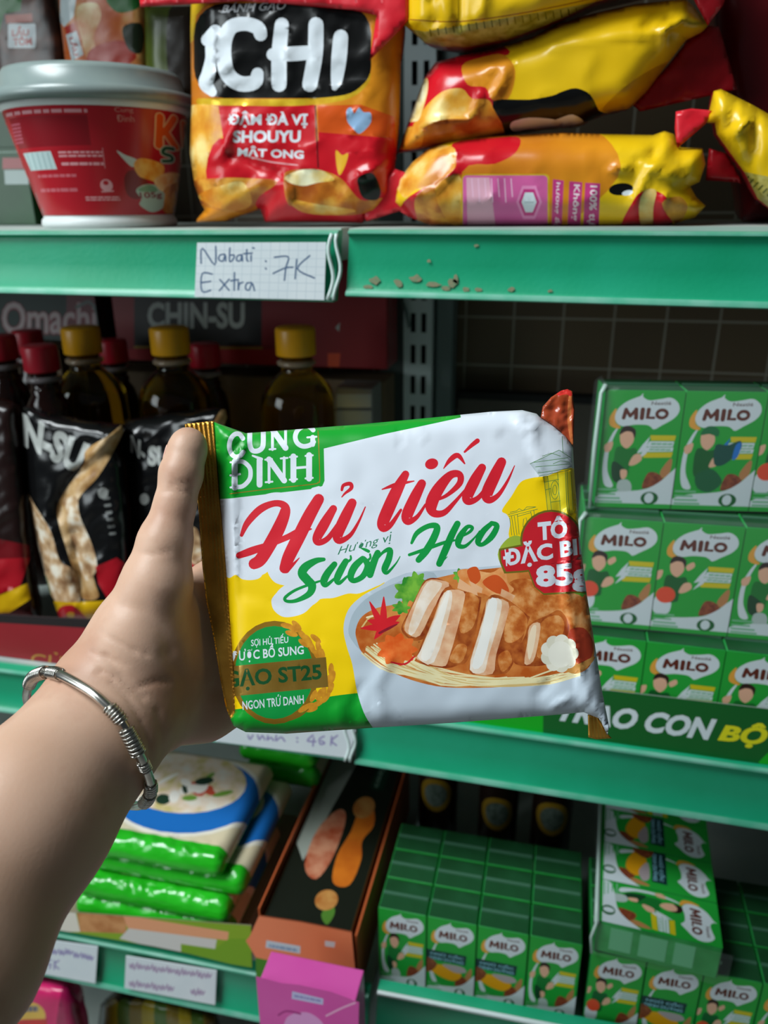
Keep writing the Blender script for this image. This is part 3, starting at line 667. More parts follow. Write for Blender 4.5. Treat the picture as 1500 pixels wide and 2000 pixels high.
pkt = thing('noodle_packet', 'white green and yellow instant noodle packet held up in the hand', 'noodle packet', PK.o)
body = pillow('wrapper', OUTL, PK, art, .0062, .010, 36, 9, mat('packet_back', '#c9a24a', r=.35, c2='#d8dde0', ns=25), wr=.0005, ws=90, seed=3, lines=pk_lines, parent=pkt, hfun=pk_h)
# gold crimped end seal beside the thumb
gs = [(360, 828), (418, 822), (428, 960), (440, 1090), (448, 1200), (456, 1300), (459, 1390), (450, 1404), (441, 1382), (430, 1325), (418, 1250), (403, 1175), (395, 1105), (388, 1000), (378, 900)]
ga = Art(GOLD)
GL2 = mat('gold_bright', '#e0b04c', r=.28, metal=.9)
def gridge(v):
    b = np.zeros(len(v))
    L = np.array([[360, 828], [378, 900], [388, 1000], [395, 1105], [403, 1175], [418, 1250], [430, 1325], [445, 1404]]); R = np.array([[418, 822], [424, 900], [430, 1000], [441, 1105], [446, 1175], [452, 1250], [457, 1325], [460, 1404]])
    xl = np.interp(v[:, 1], L[:, 1], L[:, 0]); xr = np.interp(v[:, 1], R[:, 1], R[:, 0])
    t = (v[:, 0]-xl)/np.maximum(xr-xl, 4)
    return .0007*np.sin(t*2*math.pi*6.5) - .006*np.clip(1-t, 0, 1)*np.clip((v[:, 1]-960)/400, 0, 1)
pillow('end_seal', gs, PK, ga, .0004, .0006, 3, 3.2, GOLD, parent=pkt, hfun=gridge)['label'] = 'gold crimped end seal under the thumb'
# far end seal: brownish corner on top, gold tip below
rs = [(1056, 816), (1060, 794), (1076, 776), (1096, 763), (1108, 760), (1118, 764), (1122, 800), (1120, 872), (1104, 852), (1080, 832)]
ra = Art(mat('amber_film', '#a8452a', r=.22, c2='#8f3a1c', ns=90)); ra.stroke(mat('amber_film2', '#c06a3a', r=.22), [(1114, 770, 6), (1112, 820, 8), (1117, 866, 5)]); ra.stroke(ink('#c7302a', .25), [(1092, 768, 10), (1106, 764, 12), (1114, 770, 8)])
pillow('end_seal', rs, PK, ra, .0006, .001, 6, 4, mat('amber_film', '#a8452a'), wr=.0016, ws=22, seed=5, parent=pkt)['label'] = 'reddish see-through corner of the far end seal'
bs_ = [(1148, 1395), (1168, 1400), (1186, 1432), (1195, 1442), (1165, 1444), (1149, 1440)]
ba = Art(GOLD)
for k in range(6): ba.stroke(GL2, [(1152+k*7, 1398+k*2), (1156+k*7, 1444)], 2)
pillow('end_seal', bs_, Plane(PK.o-PK.n*.002, PK.n), ba, .0004, .0005, 3, 3.5, GOLD, parent=pkt)['label'] = 'gold tip of the far end seal'
# ================================================================== the hand and forearm
def seg_caps(chain):
    return [(chain[i], chain[i+1]) for i in range(len(chain)-1)]
def C(x, y, d, r): return (P(x, y, d), r*d/F)
caps = []                                   # (a, ra, b, rb, blend)
def chain(pts, k):
    for a, b in zip(pts[:-1], pts[1:]): caps.append((*a, *b, k))
# forearm: two long bones side by side
chain([C(190, 1356, .322, 87), C(36, 1543, .285, 103), C(-155, 1765, .25, 116), C(-380, 2060, .21, 136), C(-620, 2280, .185, 150)], .012)
chain([C(270, 1412, .322, 78), C(96, 1634, .285, 99), C(-62, 1896, .25, 121), C(-270, 2180, .21, 140), C(-480, 2420, .185, 150)], .012)
chain([C(228, 1380, .318, 96), C(62, 1590, .282, 118), C(-130, 1840, .246, 135)], .012)
# palm
chain([C(210, 1335, .324, 88), C(268, 1250, .325, 88)], .010)
chain([C(262, 1370, .328, 92), C(300, 1300, .33, 84)], .010)
chain([C(268, 1250, .325, 84), C(306, 1140, .323, 66)], .008)
chain([C(290, 1240, .332, 78), C(425, 1150, .362, 52), C(500, 1090, .374, 46)], .010)
chain([C(310, 1320, .338, 80), C(440, 1230, .362, 52), C(505, 1190, .376, 46)], .010)
chain([C(315, 1365, .34, 74), C(430, 1310, .36, 50), C(500, 1280, .374, 44)], .010)
chain([C(318, 1395, .34, 66), C(400, 1390, .352, 50), C(488, 1362, .368, 42)], .009)
# thumb
chain([C(306, 1140, .323, 64), C(322, 1060, .324, 49), C(341, 990, .326, 39)], .005)
chain([C(341, 990, .326, 39), C(354, 925, .328, 40.5), C(366, 878, .3305, 36), C(368, 868, .331, 33)], .003)
# four fingers closing behind the packet
for mcp, kn in ((( 500, 1090, .374), [(610, 1030, .384), (700, 1010, .376), (748, 1012, .366)]), ((505, 1190, .376), [(640, 1140, .388), (738, 1125, .378), (790, 1128, .367)]), ((500, 1280, .374), [(625, 1250, .386), (716, 1236, .376), (764, 1238, .366)]), ((488, 1362, .368), [(575, 1345, .378), (640, 1335, .37), (684, 1335, .363)])):
    rr = [40, 35, 31, 27] if mcp[1] < 1350 else [35, 30, 27, 23]
    pts = [C(*mcp, rr[0])]+[C(*k, r) for k, r in zip(kn, rr[1:])]
    chain(pts, .0025)
def field(caps, h):
    A = np.array([c[0] for c in caps]); B = np.array([c[2] for c in caps]); Rr = max(max(c[1], c[3]) for c in caps)
    lo = np.minimum(A.min(0), B.min(0))-Rr-.006; hi = np.maximum(A.max(0), B.max(0))+Rr+.006
    n = np.ceil((hi-lo)/h).astype(int)+1; f = np.full(n, .03)
    for a, ra, b, rb, k in caps:
        m_ = max(ra, rb)+.016
        i0 = np.maximum(((np.minimum(a, b)-m_-lo)/h).astype(int), 0); i1 = np.minimum(((np.maximum(a, b)+m_-lo)/h).astype(int)+2, n)
        sl = tuple(slice(x, y) for x, y in zip(i0, i1))
        g = np.stack(np.meshgrid(*[lo[i]+h*np.arange(i0[i], i1[i]) for i in range(3)], indexing='ij'), -1)
        ba = b-a; t = np.clip(((g-a)@ba)/(ba@ba), 0, 1)
        d = np.linalg.norm(g-a-t[..., None]*ba, axis=-1)-(ra+(rb-ra)*t)
        o = f[sl]; q = np.clip(.5+.5*(o-d)/k, 0, 1)
        f[sl] = o*(1-q)+d*q-k*q*(1-q)
    return f, lo
def surface_nets(f, lo, h):
    s = f < 0; sh = np.array(f.shape)-1; off = [(i, j, k) for i in (0, 1) for j in (0, 1) for k in (0, 1)]
    def cr(a, o): return a[o[0]:o[0]+sh[0], o[1]:o[1]+sh[1], o[2]:o[2]+sh[2]]
    cnt = sum(cr(s, o).astype(np.int8) for o in off); act = (cnt > 0) & (cnt < 8)
    ids = -np.ones(tuple(sh), int); ids[act] = np.arange(act.sum()); cell = np.argwhere(act)
    acc = np.zeros((len(cell), 3)); num = np.zeros(len(cell))
    for o in off:
        for ax in range(3):
            if o[ax]: continue
            o2 = list(o); o2[ax] = 1
            c0 = cell+np.array(o); c1 = cell+np.array(o2); f0 = f[tuple(c0.T)]; f1 = f[tuple(c1.T)]
            x = (f0 < 0) != (f1 < 0); t = np.where(x, f0/np.where(x, f0-f1, 1), 0)
            acc += np.where(x[:, None], c0+(c1-c0)*t[:, None], 0); num += x
    v = lo+h*acc/num[:, None]; fs = []
    for ax in range(3):
        u, w_ = [(1, 2), (2, 0), (0, 1)][ax]
        e0 = s; sl0 = [slice(1, -1)]*3; sl1 = [slice(1, -1)]*3; sl0[ax] = slice(0, -1); sl1[ax] = slice(1, None)
        a = s[tuple(sl0)]; b = s[tuple(sl1)]
        ix = np.argwhere(a != b); 
        if len(ix) == 0: continue
        val = a[tuple(ix.T)]; g = ix.copy(); 
        for q in range(3):
            if q != ax: g[:, q] += 1
        du = np.zeros(3, int); du[u] = 1; dw = np.zeros(3, int); dw[w_] = 1
        q4 = [ids[tuple((g-du-dw).T)], ids[tuple((g-dw).T)], ids[tuple(g.T)], ids[tuple((g-du).T)]]
        qd = np.stack(q4, 1); qd[~val] = qd[~val][:, ::-1]
        fs.append(qd[(qd >= 0).all(1)])
    return v, np.vstack(fs)
hh = .0016
fld, lo_ = field(caps, hh); hv, hf_ = surface_nets(fld, lo_, hh)
# skin folds at the wrist and thumb joints
nrm = np.stack(np.gradient(fld, hh), -1); gi = np.clip(((hv-lo_)/hh).round().astype(int), 0, np.array(fld.shape)-1); N_ = nrm[tuple(gi.T)]; N_ /= np.maximum(np.linalg.norm(N_, axis=1, keepdims=True), 1e-6)
px = topx(hv); z8 = Zm(0, 1100, 3.125); z9 = Zm(0, 780, 3.333)
folds = [(z8([(560, 540), (680, 590), (765, 625)]), 4, -.0007), (z8([(600, 660), (720, 700), (800, 770), (880, 820)]), 5, -.0009), (z8([(680, 720), (780, 820), (840, 920), (900, 1050), (930, 1200)]), 5, -.0008),
         (z8([(640, 560), (760, 700), (830, 760), (960, 720), (1040, 720)]), 6, -.0006), (z8([(620, 420), (780, 520), (900, 560)]), 5, -.0005), (z8([(700, 470), (820, 540)]), 5, -.0004), (z8([(960, 900), (1000, 1060), (980, 1180)]), 7, -.0006), (z8([(1110, 1140), (1080, 1180)]), 8, -.0008),
         (z9([(1120, 560), (1200, 540), (1280, 560)]), 4, -.0005), (z9([(1060, 600), (1180, 590), (1270, 610)]), 4, -.0004), (z9([(900, 1000), (1000, 1010), (1100, 990)]), 6, -.0004), (z8([(760, 260), (860, 300), (980, 400), (1050, 520)]), 16, -.0009), (z8([(1020, 560), (1120, 700), (1150, 860)]), 14, -.0008)]
near = (px[:, 0] > 60) & (px[:, 0] < 470) & (px[:, 1] > 820) & (px[:, 1] < 1600) & ((N_@FWD) < .2)
ix = np.where(near)[0]
dz = crease(px[ix], folds); hv[ix] += N_[ix]*dz[:, None]
SK = mat('skin', '#c6a088', r=.46, spec=.38, c2='#b98f78', ns=24, c3='#caa58e', bump=.035, bs=900, sss=.1)
person = mobj('person', hv, hf_, SK)
tag(person, 'left forearm and hand reaching in from the lower left, gripping a packet with the thumb in front', 'person')
person['label'] = 'person: bare left forearm and hand gripping the packet, thumb in front, silver bangle at wrist'
nb = MB(); c0 = P(349, 888, .3345); 
tn = (P(366, 868, .331)-P(341, 990, .326)); tn /= np.linalg.norm(tn); sd = -(RGT*.8-FWD*.6); sd = sd-tn*(sd@tn); sd /= np.linalg.norm(sd); bt = np.cross(tn, sd)
cen = P(360, 900, .3297); nv = []; nf = []
for i in range(9):
    for j in range(9):
        u = (i/8-.5)*2; v_ = (j/8-.5)*2; an = v_*.85; rad = .0090-.0004*u*u
        nv.append(cen+tn*(u*.0062)*(1-.12*v_*v_) + (sd*math.cos(an)+bt*math.sin(an))*rad)
for i in range(8):
    for j in range(8): nf.append((i*9+j, i*9+j+1, i*9+j+10, i*9+j+9))
nl = mobj('thumbnail', nv, nf, mat('nail', '#d9a898', r=.25), parent=person); sm = nl.modifiers.new('thick', 'SOLIDIFY'); sm.thickness = .0006
# ------------------------------------------------------------------ silver bangle
SIL = mat('silver', '#dedbd4', r=.25, metal=1.0, c2='#b5b2aa', ns=90); SILD = mat('silver_chased', '#c4c0b6', r=.35, metal=1.0, c2='#6a665e', ns=420, bump=.5, bs=500)
ringp = [(53, 1366, .338), (57, 1338, .330), (66, 1322, .320), (84, 1314, .312), (104, 1314, .304), (125, 1321, .298), (175, 1349, .2905), (205, 1374, .288), (232, 1402, .2875), (252, 1435, .289), (270, 1470, .2915), (285, 1503, .296), (294, 1530, .302), (293, 1552, .310), (282, 1568, .320), (264, 1574, .332), (225, 1566, .345), (170, 1530, .354), (110, 1470, .357), (70, 1412, .350)]
rp = catmull(np.array([P(*q) for q in ringp]), 8, True)
t = thing('bangle', 'silver bangle with chased wire-wrapped bands round the wrist', 'bracelet', rp.mean(0))
band = MB().tube(rp, .0019, SIL, n=12, closed=True).build('band', t)
tot = len(rp)
def wrap(i0, i1, r0, kind):
    seg = rp[i0:i1+1]; mb = MB(); n = len(seg)
    mb.tube(seg, [r0*1.1*(.8 if j in (0, n-1) else 1) for j in range(n)], SILD, n=12)
    L = np.linalg.norm(np.diff(seg, axis=0), axis=1).sum(); turns = max(4, int(L/(.0016 if kind else .0011))); cum = np.concatenate([[0], np.cumsum(np.linalg.norm(np.diff(seg, axis=0), axis=1))])
    for hand in ((1,) if kind == 0 else (1, -1)):
        pts = []
        for q in np.linspace(0, 1, turns*10+1):
            p_ = np.array([np.interp(q*L, cum, seg[:, a]) for a in range(3)]); t_ = np.array([np.interp(min(q*L+1e-4, L), cum, seg[:, a]) for a in range(3)])-np.array([np.interp(max(q*L-1e-4, 0), cum, seg[:, a]) for a in range(3)])
            t_ /= np.linalg.norm(t_); u_ = np.cross(t_, RGT+.3*DWN); u_ /= np.linalg.norm(u_); w__ = np.cross(t_, u_)
            a = hand*q*turns*2*math.pi; pts.append(p_+(u_*math.cos(a)+w__*math.sin(a))*r0*1.12)
        mb.tube(pts, .00035, SIL, n=5)
    mb.build('wire_wrap', band)
for i0, i1, r0, kd in ((8, 26, .0023, 1), (30, 38, .0021, 0), (58, 66, .0024, 0), (69, 80, .0026, 1), (84, 88, .0021, 0), (96, 102, .0022, 1), (104, 112, .0023, 1)): wrap(i0, i1, r0, kd)
# ================================================================== upper shelf goods
zK = Zm(0, 0, 3.75)
def conemap(cx, Y, zt, rt, zb, rb, off, ytop, ybot, cpx):
    """artwork pixels -> point on a tapered tub standing at (cx, Y)"""
    dep = np.linalg.norm((onY(cpx, (ytop+ybot)/2, Y)-CAM)*np.array([1, 1, 0]))
    def fn(v):
        t = (v[:, 1]-ytop)/(ybot-ytop); z = zt+(zb-zt)*t; r = rt+(rb-rt)*t+off
        half = 172 - 44*t; sn = np.clip((v[:, 0]-(cpx-2*t*0-0))/half, -.999, .999); th = np.arcsin(sn)
        return np.stack([cx+r*np.sin(th+ANG), Y-r*np.cos(th+ANG), z], 1)
    return fn
cupc = onY(200, 300, .075); cx = cupc[0]; ANG = math.atan2(cx-CAM[0], -(.075-CAM[1]))*-1*0 + math.atan2(CAM[0]-cx, .075-CAM[1])
RTOP, RBOT = .0735, .0530
zr = onY(200, 188, .0)[2]; zr = ZT+.099
t = thing('noodle_bucket', 'red tapered noodle bucket with a pale grey lid', 'noodle bucket', (cx, .075, ZT))
tub = mat('tub_white', '#cfd4d3', r=.35); lid = mat('lid_plastic', '#7b8988', r=.28, c2='#86938f', ns=30)
tubo = MB().lathe([(.002, .002), (RBOT-.004, .0015), (RBOT, .0), (RBOT+.0015, .003), (RBOT+.001, .0060), (RBOT-.001, .0085), (RTOP-.0035, .084), (RTOP, .0863), (RTOP, .090), (RTOP-.004, .091), (.002, .090)], tub, (cx, .075, ZT), 72).build('tub', t)
MB().lathe([(.002, .0915), (RTOP+.0005, .0912), (RTOP+.0050, .0880), (RTOP+.0056, .0935), (RTOP+.0042, .0975), (RTOP-.003, .0992), (RTOP-.0045, .1090), (RTOP-.0075, .1130), (RTOP-.013, .1132), (RTOP-.017, .110), (.002, .110)], lid, (cx, .075, ZT), 72).build('lid', t)
RD = foil('#b01c28'); PKT = foil('#d99aa0'); GR_ = foil('#a9bfb0')
a = Art(RD)
a.poly(foil('#8c1822'), zK([(165, 835), (685, 835), (685, 1060), (200, 1070)]))
def bars(zf, x0, y0, x1, y1, n, mt, rn=random.Random(4), gap=.45, sl=0):
    h = (y1-y0)/n
    for k in range(n):
        y = y0+h*k; x = x0
        while x < x1:
            w_ = (x1-x0)*rn.uniform(.06, .22); x2 = min(x+w_, x1)
            a.poly(mt, zf([(x, y+sl*(x-x0)), (x2, y+sl*(x2-x0)), (x2, y+h*(1-gap)+sl*(x2-x0)), (x, y+h*(1-gap)+sl*(x-x0))])); x = x2+(x1-x0)*.025
bars(zK, 150, 795, 690, 840, 1, PKT); bars(zK, 465, 1105, 750, 1160, 2, PKT); bars(zK, 475, 1190, 750, 1230, 1, PKT); bars(zK, 300, 1390, 560, 1440, 1, foil('#c2626c')); bars(zK, 600, 1460, 830, 1500, 2, PKT); bars(zK, 300, 1280, 560, 1320, 1, foil('#c2626c'))
a.stroke(PKT, zK([(755, 1080), (755, 1235)]), 1)
bars(zK, 175, 880, 240, 1040, 6, foil('#b9586a'))
a.poly(foil('#b9cdcd'), zK([(222, 1105), (415, 1100), (440, 1240), (255, 1243)]))
for k in range(5): a.stroke(foil('#8fa9aa'), zK([(250+k*36, 1112), (262+k*36, 1236)]), 1.6, n=1)
a.text(foil('#c98a84'), 'Cung', zK([(862, 775), (985, 770), (985, 815), (865, 822)]), .0); a.text(foil('#c98a84'), 'Đình', zK([(870, 830), (985, 826), (985, 876), (872, 880)]), .0)
a.ell(PKT, *zK([(750, 1370)])[0], 11, 13); a.ell(RD, *zK([(748, 1350)])[0], 5, 5); a.stroke(PKT, zK([(715, 1420, 10), (790, 1415, 10)]), n=1)
KO = foil('#d8591e'); KB = foil('#d9b48a')
for g, mt in ((3.0, KB), (0, KO)):
    for s in ([(1165, 820, 50), (1150, 940, 48), (1140, 1040, 56)], [(1270, 815, 44), (1215, 900, 46), (1165, 950, 40)], [(1190, 920, 44), (1240, 1000, 46), (1270, 1040, 46)], [(1350, 840, 50), (1345, 940, 40), (1350, 1030, 44)]): a.stroke(mt, zK(s), n=4, grow=g)
for g, mt in ((2.5, GR_), (0, foil('#1f4d33'))):
    a.stroke(mt, zK([(1245, 1060, 26), (1185, 1060, 26), (1165, 1100, 26), (1225, 1120, 26), (1225, 1155, 26), (1160, 1165, 24)]), n=4, grow=g)
    a.stroke(mt, zK([(1330, 1050, 20), (1325, 1110, 22), (1335, 1170, 20)]), n=4, grow=g)
SH = mat('prawn_orange', '#e08a22', r=.25, c2='#f0b95a', ns=120); DU = mat('dumpling', '#d98a3a', r=.25, c2='#f1d9a4', ns=70)
a.blob(foil('#7a141c'), zK([(880, 1290), (960, 1250), (1060, 1400), (960, 1480), (880, 1440)]))
a.blob(foil('#c9d3d2'), zK([(845, 1100), (900, 1130), (975, 1165), (960, 1215), (920, 1210)]))
a.blob(SH, zK([(950, 1200), (1010, 1150), (1150, 1190), (1160, 1260), (1120, 1340), (1040, 1320), (975, 1290)]))
a.blob(DU, zK([(1080, 1330), (1180, 1260), (1290, 1260), (1330, 1350), (1260, 1450), (1150, 1440)]))
a.blob(mat('crust_brown', '#a5541a', r=.25, c2='#dd9a48', ns=80), zK([(1150, 1400), (1260, 1330), (1400, 1340), (1440, 1500), (1330, 1600), (1150, 1600), (1120, 1500)]))
for q, mt in (([(945, 1410), (1000, 1365), (1080, 1360), (1110, 1400), (1150, 1430), (1140, 1500), (1120, 1560), (1040, 1590), (960, 1530), (975, 1480)], GR_), ([(960, 1400), (1050, 1360), (1100, 1410), (1000, 1420)], foil('#6f9b7c'))): a.blob(mt, zK(q))
a.text(foil('#7b3440'), '105g', zK([(965, 1425), (1130, 1415), (1130, 1480), (970, 1490)]), .03)
v, tr, mi, mats = flat_art(a, [(26, 205), (374, 205), (374, 428), (26, 428)], 7, conemap(cx, .075, ZT+.0842, RTOP-.0034, ZT+.0095, RBOT-.0008, .0004, 204, 430, 200))
tr = orient_to(v, tr, (0, -1, 0)); mobj('printed_sleeve', v, tr, mats, mi, tubo)
MB().lathe([(RBOT-.0008+.0002, .0095), (RTOP-.0034+.0002, .0842)], RD, (cx, .075, ZT), 64).build('sleeve', tubo)
# ------------------------------------------------------------------ crisp bags
BKR = mat('bag_inside_red', '#a3121c', r=.28); BY = mat('bag_yellow', '#e0b40e', r=.27, c2='#e6bc1a', ns=20); BK = foil('#0c0c0c'); BR_ = foil('#c01420'); BOR = mat('bag_orange', '#c2701a', r=.27, c2='#d88a1e', ns=14)
CRK = mat('rice_cracker', '#c7761c', r=.27, c2='#eed58a', ns=36, c3='#dfa23a'); CRB = mat('cracker_brown', '#9a4a14', r=.27, c2='#dfa03e', ns=46, c3='#b9691e'); WHT = foil('#d3dae0'); GLD = mat('gold_band', '#d29a16', r=.25, metal=.3, c2='#f0cb34', ns=60); OLIVE = mat('bag_strip', '#8a7a1c', r=.3, c2='#b7a95a', ns=160)
PNKL = foil('#cf5f9a'); PNK2 = foil('#c03a7c'); BRED = foil('#c31623')
z2 = Zm(350, 0, 3.3333); z3 = Zm(700, 0, 3.75); z4 = Zm(1080, 0, 3.5714)
a = Art(BOR)
a.blob(CRK, z2([(60, 700), (240, 690), (290, 800), (290, 950), (330, 1060), (250, 1160), (100, 1170), (40, 900)]))
a.blob(BRED, z2([(260, 900), (600, 1000), (1000, 900), (1460, 950), (1460, 1500), (500, 1500), (520, 1380), (400, 1240), (180, 1180)]), 4)
a.blob(CRB, z2([(80, 1190), (260, 1160), (430, 1160), (640, 1180), (520, 1280), (470, 1370), (330, 1380), (150, 1330)]))
a.blob(CRK, z2([(120, 1280), (300, 1200), (420, 1190), (470, 1330), (330, 1370)]))
a.poly(foil('#d2541a'), z2([(900, 690), (1180, 680), (1400, 760), (1420, 960), (1000, 1000), (905, 900)]))
a.poly(BRED, z2([(905, 860), (1400, 900), (1420, 1100), (1000, 1090), (912, 1090)]))
a.poly(BRED, z2([(255, 690), (880, 680), (895, 1090), (500, 1110), (300, 1000)]))
a.stroke(foil('#5a1418'), z2([(886, 690), (905, 1090)]), 3, n=1)
a.rrect(BK, *z2([(95, 20)])[0], *z2([(1250, 640)])[0], 60)
a.poly(BY, z2([(60, 20), (180, 20), (110, 100), (92, 260), (60, 300)]))
a.stroke(GLD, z2([(130, 660, 40), (400, 665, 44), (700, 668, 44), (950, 655, 40), (1120, 620, 28), (1220, 540, 20), (1245, 480, 8)]), n=4)
for s in ([(235, 200, 80), (185, 260, 86)], [(228, 215, 78), (205, 300, 70), (205, 380, 70), (190, 480, 90), (175, 545, 96), (215, 600, 60)],
          [(530, 225, 86), (510, 180, 92), (430, 155, 90), (340, 175, 96), (295, 260, 100), (290, 380, 100), (320, 490, 100), (400, 545, 100), (490, 535, 96), (510, 480, 80)],
          [(668, 160, 92), (650, 350, 98), (650, 550, 98)], [(890, 160, 98), (885, 350, 100), (850, 550, 98)], [(610, 355, 84), (740, 350, 96), (880, 340, 90)],
          [(1052, 240, 96), (1040, 380, 100), (1025, 520, 76), (1012, 570, 40)]): a.stroke(WHT, z2(s), n=4)
a.text(foil('#b9bcc0'), 'BÁNH GẠO', z2([(285, 22), (700, -10), (690, 78), (270, 98)]), .02, .2)
a.text(WHT, 'ĐẬM ĐÀ VỊ', z2([(318, 722), (838, 720), (835, 835), (318, 830)]), .035)
a.text(WHT, 'SHOUYU', z2([(352, 850), (792, 848), (790, 928), (350, 930)]), .04)
a.text(WHT, 'MẬT ONG', z2([(382, 945), (812, 962), (810, 1050), (378, 1030)]), .035)
a.stroke(foil('#d9a0a4'), z2([(455, 1020), (600, 1055), (770, 1075)]), 2.4)
a.blob(foil('#8fb0d2'), z2([(1140, 740), (1170, 700), (1200, 730), (1245, 735), (1250, 790), (1215, 840), (1170, 870), (1135, 840), (1095, 790), (1090, 720), (1120, 700)]))
a.blob(foil('#e0a81e'), z2([(1020, 980), (1060, 1010), (1100, 1000), (1080, 1080), (1045, 1140), (1025, 1080)]))
a.blob(CRB, z2([(680, 1160), (720, 1110), (900, 1105), (1050, 1160), (1180, 1300), (1320, 1290), (1400, 1330), (1200, 1390), (1000, 1400), (760, 1350), (700, 1310)]))
a.blob(mat('cracker_pale', '#d6b04a', r=.27, c2='#f2ecc8', ns=60), z2([(690, 1150), (800, 1105), (930, 1110), (1010, 1170), (900, 1190), (810, 1210), (720, 1190)]))
a.blob(CRK, z2([(720, 1300), (900, 1330), (1150, 1370), (1000, 1400), (800, 1380)]))
a.blob(BK, z2([(1170, 1150), (1260, 1130), (1310, 1230), (1290, 1300), (1200, 1290), (1165, 1210)]))
ol = [(374, -60), (372, 60), (374, 200), (371, 300), (380, 360), (392, 396), (400, 410), (385, 428), (383, 434), (440, 432), (508, 408), (518, 434), (600, 434), (708, 436), (716, 424), (740, 412), (766, 380), (774, 300), (780, 240), (783, 120), (790, 60), (793, -60)]
PL = planeY(.055, .05, 0, (570, 430))
bag = thing('snack_bag', 'upright rice cracker bag with large white letters on black, beside the noodle bucket', 'snack bag', (PL.o[0], .06, ZT))
fold = [(z2([(140, 560), (230, 480), (330, 420)]), 6, .003), (z2([(330, 1000), (600, 1120), (680, 1160)]), 10, -.003), (z2([(680, 1150), (720, 1320), (900, 1370)]), 7, .004), (z2([(1160, 1150), (1300, 1080), (1450, 1000)]), 8, .004), (z2([(380, 760), (330, 880), (290, 1000)]), 9, .003), (z2([(90, 1000), (280, 1040)]), 10, .002), (z2([(520, 1280), (560, 1420)]), 8, -.003), (z2([(200, 20), (215, 300), (180, 560)]), 8, .0025), (z2([(1130, 950), (1240, 1010)]), 5, .002), (z2([(500, 1130), (360, 1250), (250, 1330)]), 12, -.002)]
pillow('pouch', ol, PL, a, .022, .035, 70, 11, BKR, wr=.0012, ws=70, seed=2, lines=fold, parent=bag, ridge=.0015, zmin=ZT+.0004)
ts = [(268, -50), (800, -50), (797, 40), (780, 60), (722, 118), (735, 30), (690, 20), (560, 8), (470, 2), (380, 8), (300, 12), (274, 14)]
ta = Art(mat('red_seal', '#c81c2a', r=.27, c2='#d6303c', ns=50))
for k in range(10): ta.stroke(foil('#e05a62'), [(290+k*50, -50), (296+k*50, 4)], 4, n=1)
pillow('top_seal', ts, Plane(PL.o-np.array([0, .026, 0]), PL.n), ta, .002, .002, 8, 12, BKR, wr=.002, ws=40, seed=6, parent=bag)
# lying bags
def lying(label, ol, art, Y, hf, hb, R=60, seed=1.0, lines=(), lean=0.0, seals=(), at=None, wr=.0013, back=BKR, ridge=.0014, turn=0):
    c = np.mean(np.array(ol), 0) if at is None else at
    pl = planeY(Y, lean, turn, tuple(c)); t = thing('snack_bag', label, 'snack bag', pl.o, 'rice cracker bags on the upper shelf')
    pillow('pouch', ol, pl, art, hf, hb, R, 11, back, wr=wr, ws=120, seed=seed, lines=lines, parent=t, ridge=ridge, zmin=ZT+.0004)
    for k, (so, sm, dy) in enumerate(seals):
        pillow('end_seal', so, Plane(pl.o+np.array([0, dy, 0]), pl.n), Art(sm), .0012, .0012, 6, 10, sm, wr=.002, ws=30, seed=seed+k, parent=t)
    return t
a = Art(BY)
a.blob(BOR, z3([(900, 1000), (1500, 960), (1800, 1000), (1900, 1300), (1400, 1700), (700, 1750), (700, 1200)]), 4)
a.blob(BRED, z3([(330, 1480), (560, 1330), (700, 1230), (690, 1050), (1000, 1010), (1180, 1010), (1150, 1120), (1000, 1200), (760, 1260), (700, 1800), (300, 1700)]), 4)
a.blob(CRK, z3([(250, 1250), (330, 1130), (420, 1090), (680, 1070), (715, 1180), (690, 1250), (550, 1350), (420, 1390), (340, 1450), (270, 1350)]), 4)
a.blob(CRB, z3([(430, 1430), (600, 1310), (760, 1280), (790, 1400), (800, 1700), (500, 1700), (420, 1560)]), 4)
a.blob(CRK, z3([(560, 1370), (740, 1290), (770, 1500), (760, 1660), (640, 1600)]), 4)
x0, y0 = z3([(765, 1285)])[0]; x1, y1 = z3([(1385, 1700)])[0]
a.rrect(GLD, x0-3, y0-3, x1+4, y1, 9); a.rrect(PNKL, x0, y0, x1, y1, 8)
a.poly(foil('#d9a2b4'), z3([(790, 1300), (960, 1300), (1010, 1700), (800, 1700)]))
for k in range(7):
    a.stroke(foil('#e3b4cc'), z3([(830+k*48, 1310), (840+k*48, 1440+40*(k % 2))]), 2.2, n=1)
hx = [(1210, 1385), (1290, 1385), (1325, 1480), (1285, 1580), (1215, 1580), (1175, 1480)]
hc = np.mean(np.array(hx), 0)
for g, mt in ((1.25, foil('#dd86b4')), (1.0, PNK2), (.74, WHT)): a.poly(mt, z3([tuple(hc+(np.array(q)-hc)*g) for q in hx]))
a.stroke(foil('#a9b4bc'), z3([(1220, 1480), (1280, 1480)]), 2, n=1)
ST = [((0, 1250), (75, 1260), (60, 1600), (-10, 1600), 'hương ấy'), ((115, 1265), (205, 1272), (190, 1610), (100, 1600), 'Không chiên'), ((225, 1275), (330, 1280), (318, 1620), (210, 1610), '100% tự nhiên')]
for A_, B_, C_, D_, s in ST:
    q = z4([A_, B_, C_, D_]); a.poly(PNK2, q)
    m_ = lambda u, v_: tuple(np.array(q[0])*(1-u)*(1-v_)+np.array(q[1])*u*(1-v_)+np.array(q[2])*u*v_+np.array(q[3])*(1-u)*v_)
    L_ = 1.0 if len(s) < 9 else 1.5
    a.text(foil('#e6d3da'), s, [m_(.82, .05), m_(.82, L_), m_(.22, L_), m_(.22, .05)], .02)
a.blob(BRED, z4([(560, 1400), (640, 1330), (760, 1350), (830, 1450), (800, 1600), (480, 1620)]), 4)
